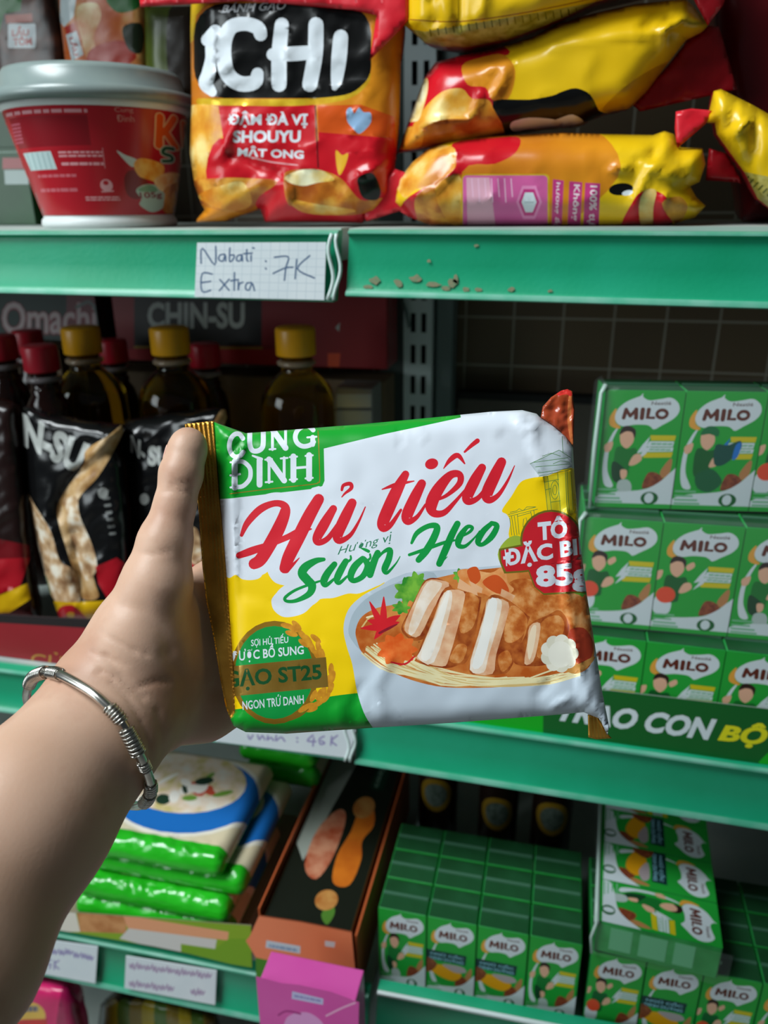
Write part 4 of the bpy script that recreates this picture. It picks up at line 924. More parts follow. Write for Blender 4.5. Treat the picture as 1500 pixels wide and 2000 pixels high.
a.blob(CRK, z4([(640, 1330), (720, 1330), (700, 1450), (690, 1600), (620, 1600), (600, 1440)]), 4); a.blob(CRB, z4([(760, 1420), (880, 1370), (940, 1450), (860, 1560)]), 4)
a.ell(BK, *z4([(475, 1320)])[0], 24, 12, -.1); a.ell(WHT, *z4([(520, 1345)])[0], 11, 5, -.2)
lo_ol = [(770, 395), (778, 352), (805, 318), (835, 292), (880, 276), (960, 266), (1040, 262), (1100, 259), (1180, 262), (1275, 264), (1298, 256), (1316, 262), (1330, 288), (1372, 290), (1378, 320), (1366, 355), (1348, 364), (1360, 385), (1378, 402), (1358, 424), (1310, 440), (1200, 443), (1050, 443), (900, 443), (842, 441), (800, 424)]
lying('yellow and orange cracker bag lying lowest, showing its pink label', lo_ol, a, .05, .030, .075, 62, 11, [([(840, 312), (880, 298), (950, 300)], 5, .004), ([(808, 300), (870, 292), (905, 290)], 6, .004), ([(1200, 330), (1260, 318), (1330, 350), (1370, 352)], 7, .006), ([(1265, 340), (1245, 380), (1230, 440)], 8, .004), ([(1290, 275), (1270, 310), (1240, 320)], 9, -.006), ([(1330, 300), (1340, 340)], 8, -.005), ([(1300, 380), (1290, 430)], 8, .004), ([(790, 390), (850, 370), (890, 330)], 6, .003)],
      seals=[([(716, 432), (700, 405), (735, 360), (772, 330), (800, 340), (790, 380), (800, 425), (780, 412)], mat('red_seal', '#c81c2a'), -.004), ([(1385, 290), (1420, 300), (1452, 360), (1440, 356), (1378, 352)], BKR, .02)])
a = Art(BY)
a.blob(BRED, z3([(250, 1100), (450, 500), (600, 380), (1000, 330), (1100, 400), (800, 480), (1000, 640), (1060, 700), (990, 800), (1090, 1000), (300, 1150)]), 4)
a.blob(mat('bag_orange', '#c2701a'), z3([(760, 480), (900, 420), (1060, 400), (1150, 520), (1100, 720), (980, 730), (930, 640), (800, 620)]), 4)
a.blob(CRK, z3([(430, 860), (540, 730), (640, 660), (760, 650), (830, 720), (950, 730), (990, 800), (1060, 960), (700, 1040), (450, 1060), (400, 950)]), 4)
a.blob(CRB, z3([(450, 960), (600, 880), (800, 870), (1000, 860), (1090, 1000), (700, 1060), (450, 1080)]), 4)
a.blob(mat('cracker_pale', '#d6b04a'), z3([(360, 870), (420, 680), (500, 570), (505, 680), (450, 860), (410, 890)]), 4)
a.blob(CRK, z3([(280, 1080), (330, 950), (460, 930), (470, 1040), (420, 1090)]), 4)
a.blob(BK, z3([(985, 740), (1250, 730), (1420, 700)]) + z4([(60, 640), (160, 615), (260, 660), (320, 770), (360, 800), (100, 890), (-120, 900)]) + z3([(1300, 990), (1100, 1000), (1050, 900)]), 3)
a.stroke(WHT, z3([(1150, 925, 80), (1250, 905, 86), (1400, 905, 70), (1480, 915, 50)]), n=3); a.blob(WHT, z4([(-20, 860), (60, 820), (140, 800), (215, 850), (120, 880), (20, 910)]), 3); a.blob(foil('#3a6fc4'), z3([(1360, 990), (1420, 960), (1470, 955), (1440, 985)]), 3)
a.poly(foil('#c03a4a'), z4([(590, 590), (640, 545), (670, 530), (640, 575), (610, 600)]))
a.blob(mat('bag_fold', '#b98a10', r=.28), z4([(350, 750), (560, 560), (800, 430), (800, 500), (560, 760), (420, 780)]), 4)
mid_ol = [(776, 300), (790, 260), (806, 215), (830, 150), (850, 122), (900, 108), (960, 98), (1040, 72), (1086, 48), (1150, 28), (1240, 8), (1340, -2), (1352, 10), (1384, 48), (1372, 62), (1340, 78), (1306, 122), (1262, 180), (1230, 212), (1180, 222), (1130, 246), (1060, 252), (1000, 262), (900, 282), (840, 290)]
lying('yellow and red cracker bag in the middle of the pile, with red wedge-shaped seal', mid_ol, a, .065, .032, .075, 60, 17, [(z4([(640, 180), (740, 60), (780, 120)]), 9, -.006), (z4([(770, 215), (910, 130)]), 6, .006), (z4([(780, 220), (780, 380)]), 7, .005), (z4([(820, 230), (960, 235), (1070, 185)]), 7, -.005), (z3([(440, 915), (640, 880), (820, 880)]), 5, .004), (z3([(950, 500), (1090, 470), (1060, 600), (990, 700)]), 8, .004), (z3([(840, 850), (900, 680)]), 6, .004), (z4([(0, 320), (300, 270), (700, 230)]), 6, .002)],
      seals=[([(1350, -10), (1420, -12), (1412, 10), (1382, 50)], mat('red_seal', '#c81c2a'), -.012), ([(1384, 50), (1404, 52), (1424, 120), (1440, 175), (1330, 200), (1250, 218), (1235, 205), (1306, 126), (1342, 80)], BKR, .01)])  # the wedge takes the darker red to stand for its shadow
a = Art(BY)
a.poly(OLIVE, [(790, 55), (830, 62), (950, 42), (1040, 26), (1160, 5), (1180, 20), (1100, 60), (1000, 90), (900, 100), (780, 90)])  # olive of this strip also stands for shade on the bag's underside
a.stroke(foil('#8a3a14'), [(800, 38), (900, 42), (1040, 22), (1180, -8)], 2, n=3)
for k in range(20): a.stroke(foil('#6d6418'), [(840+k*15, 58-k*2.2), (842+k*15, 70-k*2.2)], 3, n=1)
lying('yellow cracker bag on top of the pile, cut by the upper photo edge', [(790, 50), (805, 62), (830, 84), (870, 92), (910, 93), (990, 77), (1060, 52), (1120, 26), (1165, 3), (1300, -30), (1420, -70), (1420, -180), (790, -150)], a, .05, .03, .08, 70, 23, [([(850, 40), (845, 0), (860, -40)], 10, -.005), ([(895, 50), (900, -30)], 9, -.005), ([(940, 30), (950, -40)], 8, .004)])
a = Art(BY)
a.poly(OLIVE, [(1450, 335), (1500, 345), (1600, 420), (1600, 520), (1500, 408), (1465, 370)])
for k in range(12): a.stroke(foil('#5d5a20'), [(1462+k*9, 345+k*6), (1455+k*9, 352+k*6)], 4, n=1)
lying('yellow cracker bag at the right photo edge with crumpled corner', [(1394, 178), (1408, 174), (1432, 186), (1470, 205), (1540, 245), (1640, 300), (1680, 420), (1620, 480), (1520, 420), (1480, 388), (1455, 338), (1420, 290), (1400, 262), (1396, 240), (1380, 240)], a, .045, .022, .05, 50, 29, [(z4([(1290, 910), (1330, 880), (1390, 810)]), 5, .006), (z4([(1250, 720), (1240, 860), (1160, 940)]), 8, -.006), (z4([(1400, 800), (1400, 1050), (1360, 1160)]), 8, -.006), (z4([(1290, 950), (1340, 1130)]), 8, .004)],
      seals=[([(1320, 218), (1350, 212), (1392, 216), (1378, 242), (1322, 290), (1318, 250)], mat('red_seal', '#c81c2a'), -.006)])
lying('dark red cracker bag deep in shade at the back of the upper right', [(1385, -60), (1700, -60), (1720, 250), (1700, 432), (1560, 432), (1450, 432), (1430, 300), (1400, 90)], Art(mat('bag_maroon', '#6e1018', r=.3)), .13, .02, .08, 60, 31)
# ------------------------------------------------------------------ sachets and green packs behind the bucket
def sachet(label, ol, art, Y, hf=.010, hb=.012, R=26, wr=.001, seed=1.0, cat='sachet', name='soup_base_sachet', back=None, group=None, lean=.04, lines=(), zmin=ZT+.0004):
    pl = planeY(Y, lean, 0, tuple(np.mean(np.array(ol), 0)))
    o = pillow(name, ol, pl, art, hf, hb, R, 10, back or art.base, wr=wr, ws=45, seed=seed, lines=lines, zmin=zmin)
    return tag(o, label, cat, group)
SB = mat('sachet_brown', '#4a2416', r=.28, c2='#2a140c', ns=30, c3='#5c2a14'); SO = mat('sachet_prawn', '#c2531c', r=.28, c2='#e2b06a', ns=30, c3='#d0682a'); SG = mat('sachet_green', '#2f7a2c', r=.3, c2='#1d5a22', ns=20)
a = Art(SB); a.poly(SG, zK([(-20, -20), (160, -20), (150, 80), (30, 100), (-20, 300)])); a.poly(foil('#a83c1a'), zK([(38, 112), (235, 98), (240, 160), (45, 172)])); a.rrect(WHT, *zK([(58, 172)])[0], *zK([(262, 352)])[0], 4)
a.text(foil('#b8352c'), 'LẨU', zK([(85, 190), (210, 188), (212, 262), (88, 268)]), .03); a.text(foil('#b8352c'), 'TÔM', zK([(95, 268), (230, 262), (235, 330), (98, 335)]), .03)
sachet('dark brown soup sachet with a white label reading LẨU TÔM, behind the bucket', [(-30, -40), (104, -40), (118, 30), (130, 80), (134, 170), (30, 170), (-20, 160)], a, .20, seed=41, group='soup sachets behind the bucket')
a = Art(SO); a.poly(foil('#c9d2d6'), zK([(440, -20), (560, -20), (540, 120), (470, 200), (440, 160)])); a.poly(foil('#b8352c'), zK([(470, 200), (540, 165), (560, 225), (490, 255)])); a.poly(WHT, zK([(482, 255), (560, 225), (612, 400), (525, 445)]))
a.text(foil('#b8352c'), 'LẨU', zK([(548, 262), (590, 395), (545, 415), (505, 280)]), .03)
a.blob(mat('prawn_pale', '#d87a30', r=.28, c2='#f2d9a6', ns=50), zK([(560, 60), (700, 20), (740, 120), (690, 260), (700, 400), (640, 430), (600, 300)])); a.blob(foil('#b8301c'), zK([(720, 330), (900, 300), (1000, 420), (850, 500), (660, 500), (640, 400)]))
a.blob(SG, zK([(780, -20), (1000, -20), (1010, 60), (860, 90)])); a.blob(foil('#1f2a16'), zK([(900, 200), (1040, 180), (1040, 380), (940, 360)]))
sachet('orange soup sachet with prawn picture and tilted white label, behind the bucket lid', [(112, -40), (282, -40), (284, 40), (290, 170), (170, 170), (128, 130), (118, 40)], a, .17, seed=43, group='soup sachets behind the bucket')
a = Art(mat('sachet_olive', '#5a6a1c', r=.3, c2='#343c10', ns=22)); a.blob(foil('#22160c'), [(330, 20), (392, 20), (392, 180), (335, 180)])
sachet('olive green sachet in shade, between the bucket and the upright black-panelled bag', [(282, 12), (388, 8), (392, 200), (286, 200)], a, .16, seed=47, group='soup sachets behind the bucket')
def carton(name, label, cat, Y, x0, y0, x1, y1, depth, art_fn, base, zfloor=None, group=None, sp=40, side=None, bev=.0012, gap=.0, zmax=None):
    """a box whose front stands at Y and spans the pixel box; art_fn draws in those pixels"""
    p, q = onY(x0, y0, Y), onY(x1, y1, Y); lo = [min(p[0], q[0]), Y, zfloor if zfloor is not None else min(p[2], q[2])]; hi = [max(p[0], q[0]), Y+depth, max(p[2], q[2])]
    if zmax: hi[2] = min(hi[2], zmax)
    t = thing(name, label, cat, ((lo[0]+hi[0])/2, Y+depth/2, lo[2]), group)
    bx_ = MB().box(lo, hi, base, bev).build('box', t, smooth=False)
    if art_fn:
        a = Art(base); art_fn(a); pl = Plane((0, Y-.0004, 0), (0, -1, 0))
        c3 = np.array([[lo[0], Y, hi[2]], [hi[0], Y, hi[2]], [hi[0], Y, lo[2]], [lo[0], Y, lo[2]]]); c3 += np.array([[1, 0, -1], [-1, 0, -1], [-1, 0, 1], [1, 0, 1]])*.001
        v, tr, mi, mats = a.build(topx(c3), sp); v3 = pl.lift(v, np.zeros(len(v))); mobj('printed_front', v3, orient_to(v3, tr, pl.n), mats, mi, bx_, False)
    return t
def gp(a):
    a.poly(foil('#9c2020'), [(5, 308), (52, 308), (52, 330), (5, 330)]); a.poly(foil('#9fb0ac'), [(8, 332), (54, 332), (56, 360), (10, 360)]); a.stroke(foil('#7fa08a'), [(-20, 298), (60, 296)], 2, n=1); a.poly(foil('#8aa04a'), [(-30, 150), (20, 155), (20, 215), (-30, 215)])
GPK = mat('green_pack', '#1f5a2c', r=.35, c2='#17451f', ns=12)
carton('tea_carton', 'dark green carton behind the bucket, lowest at the left photo edge', 'carton', .2, -150, 290, 72, 441, .08, gp, GPK, ZT)
carton('tea_carton', 'dark green carton stacked on another behind the bucket at the left photo edge', 'carton', .2, -150, 123, 66, 289, .08, gp, GPK)
# ================================================================== middle shelf, left: cartons, bottles, pouches, tray
DR = mat('carton_red', '#7d0f18', r=.45); LR = ink('#a3161f', .45); CW = ink('#9fa6a2', .5)
def f_chin(a):
    a.rect(ink('#0d0c0c', .45), 262, 500, 511, 676); a.poly(ink('#9a7a22', .45), [(262, 676), (513, 678), (513, 682), (262, 680)]); a.rect(LR, 200, 682, 545, 730)
    a.tbox(CW, 'CHIN-SU', 288, 590, 478, 642, .035)
    bars(lambda p: p, 612, 605, 652, 630, 2, ink('#8d8a86', .5)); bars(lambda p: p, 615, 642, 652, 668, 2, ink('#8d8a86', .5)); a.poly(ink('#c4441c', .5), [(640, 690), (665, 690), (662, 722), (640, 722)])
    a.poly(CW, [(655, 640), (664, 630), (662, 648)])
zc0 = onY(300, 722, .24)[2]
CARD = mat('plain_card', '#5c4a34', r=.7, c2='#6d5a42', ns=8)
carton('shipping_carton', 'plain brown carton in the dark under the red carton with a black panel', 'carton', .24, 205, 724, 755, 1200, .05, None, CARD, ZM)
carton('sauce_carton', 'red carton with white capitals on a black panel, behind the oil bottles', 'carton', .24, 202, 470, 757, 722, .05, f_chin, DR, zmax=ZT-.024)
def f_om(a):
    a.rect(ink('#5e1420', .45), 130, 470, 200, 640)
    for g, mt in ((.02, ink('#7a2230', .5)),): a.tbox(mt, 'Omachi', 2, 588, 190, 655, .05)
    a.tbox(ink('#b3a2a4', .5), 'Omachi', 4, 590, 188, 652, .02)
    a.stroke(ink('#5f6a68', .5), [(150, 600), (175, 590), (190, 615), (192, 650)], 7, n=4)
carton('noodle_carton', 'dark carton with rounded pinkish-white lettering, behind the red bottle caps', 'carton', .25, -260, 470, 198, 668, .045, f_om, mat('carton_teal', '#122c28', r=.5), zmax=ZT-.024)
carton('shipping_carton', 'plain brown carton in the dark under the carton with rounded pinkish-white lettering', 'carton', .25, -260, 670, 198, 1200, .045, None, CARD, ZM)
def f_wb(a): a.rect(ink('#9aa6b4', .5), 600, 770, 800, 800); a.rect(ink('#3c4a66', .5), 600, 796, 800, 802); a.rect(ink('#8798b0', .5), 600, 802, 800, 840)
carton('white_carton', 'low white and blue carton in front of the brown carton, beside the third oil bottle', 'carton', .195, 655, 756, 732, 1100, .04, f_wb, mat('carton_grey', '#7c7a78', r=.5), ZM)
# oil bottles and soy bottles
OIL = mat('oil_clear', '#c89a1e', r=.04, trans=1.0, ior=1.40); OCAP = mat('oil_cap', '#e3a313', r=.35, c2='#d99a10', ns=30); OCOL = mat('neck_clear', '#b9a48a', r=.1, trans=.5)
def bottle(name, label, cat, c, ztop, rb, rn, rc, hc, body, capm, neckm, group, sh=.030, ribs=18):
    z0 = ZM; H = ztop-z0
    t = thing(name, label, cat, (c[0], c[1], z0), group); o = (c[0], c[1], z0)
    zc = H-hc; zn = zc-.016; zs = zn-sh
    bo_ = MB().lathe([(.002, .001), (rb*.9, 0), (rb, .006), (rb, zs-.02), (rb*.985, zs), (rb*.95, zs+sh*.25), (rb*.83, zs+sh*.55), (rb*.62, zs+sh*.80), (rn*1.15, zn-.001), (rn, zn), (rn, zn+.004), (rn, zc+.002), (.002, zc+.002)], body, o, 40).build('body', t)
    MB().lathe([(rn+.0012, zn+.006), (rn+.0035, zn+.0075), (rn+.0035, zn+.010), (rn+.0012, zn+.0115)], neckm, o, 32).build('neck_ring', bo_)
    v = []
    n = ribs*4; prof = [(rc*.98, zc), (rc, zc+.001), (rc, zc+hc-.003), (rc*.95, zc+hc-.0008), (rc*.85, zc+hc)]
    mb = MB().lathe([(.001, zc)]+prof+[(.001, zc+hc)], capm, o, n)
    K = n
    for q in range(1, 4):
        for k in range(0, K, 2):
            i = q*K+k; x, y, z = mb.v[i]; mb.v[i] = (o[0]+(x-o[0])*.965, o[1]+(y-o[1])*.965, z)
    mb.build('cap', t)
for px, py, nm in ((160, 667, 'first yellow-capped oil bottle, partly behind the left black pouch'), (332, 667, 'second yellow-capped oil bottle, above the thumb'), (577, 665, 'third yellow-capped oil bottle, standing apart right of the thumb')):
    p = onY(px, py, .145); zt_ = onY(px, 638, .145)[2]
    bottle('oil_bottle', nm, 'oil bottle', (p[0], .145), zt_, .0368, .0150, .0188, .026, OIL, OCAP, OCOL, 'yellow-capped oil bottles')
SOY = mat('soy_glass', '#1a0806', r=.12, c2='#26100a', ns=20); RCAP = mat('red_cap', '#b3182c', r=.35)
for px, py, Y, nm in ((76, 680, .085, 'dark sauce bottle with red cap, in front at the left'), (52, 650, .19, 'dark sauce bottle with red cap, second row at the left'), (-2, 660, .13, 'dark sauce bottle with red cap at the left photo edge'), (217, 668, .20, 'dark sauce bottle, red cap peeping right of the first yellow cap'), (398, 676, .20, 'dark sauce bottle, red cap right of the second yellow cap')):
    p = onY(px, py, Y)
    bottle('sauce_bottle', nm, 'sauce bottle', (p[0], Y), p[2]+.003, .0215, .0125, .0160, .024, SOY, RCAP, mat('neck_grey', '#7d7678', r=.15), 'red-capped sauce bottles')
# black stand-up pouches
z8p = Zm(0, 780, 3.3333)
PB = mat('pouch_black', '#0b0b0c', r=.2, spec=.6); MUSH = mat('pouch_mushroom', '#8f6a48', r=.3, c2='#e0d8c6', ns=80, c3='#c0a07a'); PW = foil('#a9aca8'); PR = foil('#a01420'); PY = foil('#c9a012'); PTAN = mat('pouch_tan', '#8a6236', r=.28, c2='#c9ab82', ns=60, c3='#b08a58')
def pouch(label, ol, a, Y, seed, lines, hf=.016, hb=.02, R=44):
    pl = planeY(Y, .10, 0, (np.mean([q[0] for q in ol]), 1190)); 
    t = pillow('seasoning_pouch', ol, pl, a, hf, hb, R, 10, foil('#3a1a14'), wr=.0015, ws=60, seed=seed, lines=lines, ridge=.002, zmin=ZM+.0042)
    return tag(t, label, 'seasoning pouch', 'seasoning pouches above the red tray')
a = Art(PB)
a.text(PW, 'N-SU', [(44, 806), (176, 868), (150, 926), (46, 872)], .05)
a.blob(PTAN, z8p([(820, 150), (760, 300), (640, 500), (530, 620), (480, 740), (500, 860), (560, 1000), (620, 1200), (640, 1290), (540, 1300), (500, 1180), (440, 1000), (380, 800), (375, 700), (420, 600), (540, 430), (560, 330), (700, 240)]))
a.blob(MUSH, z8p([(430, 660), (500, 640), (520, 760), (600, 950), (630, 1100), (560, 1180), (500, 1020), (450, 860)]))
a.blob(MUSH, z8p([(180, 620), (220, 680), (330, 860), (390, 1050), (480, 1120), (520, 1330), (380, 1330), (300, 1200), (220, 1000), (215, 850)]))
a.blob(foil('#6a8a3a'), z8p([(240, 1130), (300, 1150), (340, 1330), (290, 1310)]))
a.poly(PR, z8p([(620, 1090), (760, 1030), (860, 1100), (860, 1320), (700, 1300), (640, 1200)]))
a.blob(PY, z8p([(320, 1325), (480, 1320), (700, 1310), (860, 1300), (860, 1480), (340, 1480)]), 3); a.blob(PR, z8p([(385, 1360), (470, 1340), (540, 1400), (570, 1450), (380, 1440)])); a.ell(PY, *z8p([(460, 1405)])[0], 8, 6)
for k in range(7): a.stroke(foil('#6a6c6a'), z8p([(670+k*8, 600+k*46), (700+k*8, 596+k*46)]), 5, n=1)
a.ell(foil('#8d8f8c'), *z8p([(670, 610)])[0], 10, 11)
pouch('black seasoning pouch with white slanted lettering and tan mushroom strip, left of the thumb', [(42, 800), (50, 792), (120, 812), (200, 826), (236, 828), (242, 840), (226, 878), (240, 900), (250, 1000), (258, 1212), (200, 1216), (118, 1214), (95, 1150), (72, 1060), (52, 960), (44, 880)], a, .035, 51,
      [(z8p([(820, 170), (640, 320), (540, 420)]), 7, .005), (z8p([(160, 90), (350, 170), (700, 230)]), 8, .004), (z8p([(380, 760), (440, 560), (560, 420)]), 12, -.006), (z8p([(190, 640), (330, 860), (450, 1150)]), 9, .004), (z8p([(480, 860), (540, 1320)]), 9, -.005)])
a = Art(PB); a.text(PW, 'SU', z8p([(965, 300), (1105, 310), (1100, 450), (960, 430)]), .05); a.ell(foil('#8d8f8c'), *z8p([(940, 650)])[0], 9, 11); a.poly(PR, [(235, 1110), (440, 1090), (440, 1300), (235, 1300)]); a.blob(PTAN, z8p([(1440, 70), (1480, 90), (1440, 200), (1380, 180)])); a.blob(MUSH, z8p([(1230, 850), (1290, 860), (1310, 1060), (1240, 1050)])); a.text(PW, 'N-', z8p([(850, 230), (950, 290), (940, 410), (850, 340)]), .04)
pouch('black seasoning pouch half hidden behind the thumb, letters SU near its top', [(228, 850), (246, 820), (330, 806), (420, 796), (440, 800), (444, 822), (430, 860), (440, 1000), (446, 1214), (340, 1216), (246, 1214), (236, 1000)], a, .06, 53, [(z8p([(1180, 140), (1330, 90), (1470, 80)]), 8, .005), (z8p([(840, 200), (900, 300)]), 8, .004)])
a = Art(mat('pouch_brown', '#1c0d0b', r=.25)); a.poly(PR, z8p([(-60, 1020), (200, 1020), (130, 1220), (-60, 1290)])); a.poly(PY, z8p([(-60, 1300), (180, 1195), (200, 1300), (60, 1390), (-60, 1395)])); a.poly(foil('#6a0f16'), z8p([(-60, 900), (200, 950), (200, 1030), (-60, 1040)]))
pouch('dark pouch with red and yellow foot at the left photo edge', [(-90, 780), (-20, 770), (30, 790), (44, 900), (60, 1100), (78, 1214), (-20, 1216), (-120, 1214)], a, .03, 57, [], R=36)
# red display tray in front
def f_tray(a):
    a.poly(ink('#20181a', .5), [(-200, 1188), (480, 1228), (480, 1246), (-200, 1204)]); a.text(ink('#b5873a', .5), 'CỦA NGON', [(62, 1268), (310, 1302), (308, 1332), (60, 1298)], .0)
TR = mat('tray_red', '#8c1820', r=.45, c2='#96202a', ns=6)
t = thing('display_tray', 'red cardboard display tray with dark rim under the black pouches', 'display tray', (-.42, .0, ZM))
pt = Plane((0, -.026, 0), (0, -1, 0)); c4 = [(-220, 1190), (450, 1226), (450, 1356), (-220, 1290)]
a = Art(TR); f_tray(a); v, tr, mi, mats = a.build(c4, 60); v3 = pt.lift(v, np.zeros(len(v))); v3[:, 2] = np.maximum(v3[:, 2], ZM+.0006)
zt_ = v3[:, 2].max(); x0_, x1_ = v3[:, 0].min(), v3[:, 0].max()
mobj('printed_front', v3, orient_to(v3, tr, pt.n), mats, mi, t, False)
zf = v3[:, 2][np.argsort(v3[:, 2])[-4:]].mean()
ztl = pt.lift(np.array([[-220., 1190.]]), np.zeros(1))[0]; ztr = pt.lift(np.array([[450., 1226.]]), np.zeros(1))[0]
def wedge(y0, y1, zo=0): return [(ztl[0], y0, ZM+.0005), (ztr[0], y0, ZM+.0005), (ztr[0], y0, ztr[2]+zo), (ztl[0], y0, ztl[2]+zo), (ztl[0], y1, ZM+.0005), (ztr[0], y1, ZM+.0005), (ztr[0], y1, ztr[2]+zo), (ztl[0], y1, ztl[2]+zo)]
BX = [(0, 1, 2, 3), (5, 4, 7, 6), (4, 0, 3, 7), (1, 5, 6, 2), (3, 2, 6, 7), (4, 5, 1, 0)]
MB().add(wedge(-.0255, -.0235), BX, mat('tray_rim', '#241a1c', r=.6)).build('tray_wall', t, smooth=False)
MB().box((ztl[0], -.0232, ZM+.0003), (ztr[0], .015, ZM+.003), TR).build('tray_floor', t, smooth=False)
# ================================================================== malt drink cartons
MG = ink('#1f9a34', .34); MGD = ink('#0f5a26', .36); MWH = ink('#c9d4d8', .36); MBR = ink('#5a2416', .4); MOR = ink('#d89a3a', .38); MYE = ink('#c9b818', .38); MSK = ink('#d9a98c', .42); MHAIR = ink('#2a1812', .45); MTG = ink('#6fae84', .4); MCH = mat('choc', '#6a2a1a', r=.4, c2='#8f4a2a', ns=300); MBALL = ink('#dc4a2c', .38); MBL = ink('#1f6ec0', .38)
zq = lambda pts: [((x-205)/600, (y-128)/600, *[w/600 for w in q]) for x, y, *q in pts]
def milo_art(kind, u1, v1):
    a = Art(MG)
    S = lambda pts: [(p[0], p[1]*v1/1.65, *p[2:]) for p in zq(pts)]
    a.blob(MWH, S([(330, 430), (300, 520), (275, 640), (280, 800), (335, 930), (270, 925), (240, 800), (245, 620), (290, 480)]) if kind != 'C' else S([(215, 800), (330, 800), (330, 940), (215, 940)]))
    a.blob(MOR, S([(300, 275), (258, 340), (262, 410), (320, 440), (345, 425), (300, 380)]))
    a.blob(MWH, S([(490, 150), (492, 178), (540, 205), (620, 195), (700, 182), (760, 225), (775, 290), (740, 350), (660, 405), (605, 440), (575, 420), (540, 405), (450, 405), (370, 420), (315, 395), (295, 340), (315, 275), (370, 220), (440, 185), (470, 172)]), 4)
    for s_ in ([(362, 350, 30), (374, 282, 30)], [(374, 282, 26), (410, 335, 26)], [(410, 335, 26), (450, 280, 26)], [(450, 280, 32), (456, 350, 32)], [(500, 280, 34), (500, 350, 34)], [(545, 280, 32), (542, 346, 32), (590, 346, 22)]): a.stroke(MBR, S(s_), n=1)
    ao = np.linspace(0, 2*np.pi, 20); a.stroke(MBR, S([(648+38*math.cos(t_), 314+32*math.sin(t_), 26) for t_ in ao]), n=1)
    a.text(ink('#6a5a58', .4), 'Nestlé', S([(560, 214), (708, 212), (708, 240), (560, 244)]), .02)
    if kind != 'D':
        a.poly(MYE, S([(580, 490), (775, 488), (770, 532), (590, 534)])); a.poly(MWH, S([(578, 540), (768, 538), (762, 582), (560, 585)])); a.poly(MWH, S([(560, 592), (768, 588), (764, 622), (550, 630)])); a.poly(MYE, S([(545, 636), (768, 628), (760, 672), (545, 680)]))
        for k in range(4): a.stroke(MTG, S([(600+k*42, 562, 14), (625+k*42, 560, 14)]), n=1); a.stroke(MTG, S([(590+k*42, 610, 12), (618+k*42, 608, 12)]), n=1)
        bm_ = MBL if kind == 'B' else MWH
        a.poly(bm_, S([(580, 500), (530, 570), (490, 645), (535, 630), (490, 712), (560, 650), (595, 585), (560, 592)]))
    sk = dict(A=0, B=8, C=-55, D=0)[kind]
    def B(mt, pts, n=3): a.blob(mt, S([(x+sk, y) for x, y in pts]), n)
    if kind in 'ABC':
        B(MSK, [(355, 470), (405, 445), (450, 480), (455, 550), (410, 605), (365, 570), (350, 520)])
        if kind == 'B': B(ink('#0f6a3a', .4), [(345, 480), (370, 420), (430, 405), (480, 440), (475, 490), (410, 470)])
        else: B(MHAIR, [(345, 490), (360, 430), (410, 415), (465, 450), (462, 520), (440, 470), (390, 462)])
        B(MGD if kind != 'A' else ink('#14702a', .4), [(330, 600), (375, 590), (420, 610), (480, 600), (500, 680), (450, 760), (440, 830), (340, 830), (320, 700)])
        B(MSK, [(470, 660), (520, 650), (535, 700), (480, 745), (440, 740)]); B(MSK, [(260, 560), (300, 550), (290, 620), (250, 640), (235, 590)])
        if kind == 'A': B(ink('#123f22', .4), [(310, 720), (370, 740), (420, 800), (380, 900), (320, 860)]); B(MSK, [(380, 790), (430, 790), (430, 850), (395, 865)]); B(ink('#a9b8b4', .4), [(370, 890), (440, 870), (480, 920), (470, 1010), (380, 1000)])
        if kind == 'B': B(ink('#0f4a40', .4), [(470, 560), (560, 560), (650, 520), (660, 600), (560, 720), (480, 720)]); B(ink('#0f5a34', .4), [(350, 820), (450, 760), (520, 800), (560, 880), (480, 960), (380, 930)]); B(MBL, [(620, 560), (660, 540), (650, 650), (610, 680)])
        if kind == 'C': a.ell(MBALL, *S([(290, 775)])[0], .125, .125*v1/1.65); B(MSK, [(470, 500), (520, 460), (535, 500), (490, 540)])
    a.blob(MCH, S([(565, 940), (590, 820), (640, 800), (700, 830), (720, 880), (640, 925)])); a.blob(ink('#b07a4a', .4), S([(690, 800), (740, 700), (770, 690), (765, 800), (720, 850)]))
    a.blob(MWH, S([(205, 1030), (330, 985), (470, 970), (600, 945), (700, 880), (780, 790), (840, 760), (840, 1120), (205, 1120)]), 4)
    a.poly(MG, S([(150, 1078), (900, 1078), (900, 1200), (150, 1200)]))
    for k, (y, w_) in enumerate([(960, 150), (1000, 130), (1035, 170), (1065, 190)]): a.stroke(MTG, S([(225, y, 16), (225+w_, y, 16)]), n=1)
    a.ell(MGD, *S([(632, 1028)])[0], .115, .095*v1/1.65); a.ell(MWH, *S([(628, 1026)])[0], .06, .075*v1/1.65)
    if kind == 'D':
        a.poly(ink('#0c3030', .4), S([(150, 530), (700, 530), (690, 660), (150, 650)])); a.tbox(ink('#7fb4c4', .4), 'NGŨ CỐC', *S([(250, 545)])[0], *S([(660, 590)])[0], .03); a.tbox(ink('#7fb4c4', .4), 'DINH DƯỠNG', *S([(240, 600)])[0], *S([(665, 648)])[0], .03)
        a.blob(ink('#dd9a10', .38), S([(205, 760), (420, 700), (640, 780), (560, 880), (380, 860)])); a.blob(ink('#a89a9c', .4), S([(400, 690), (640, 680), (700, 740), (560, 770)])); a.blob(MCH, S([(205, 640), (330, 690), (290, 780), (205, 820)]))
    return a
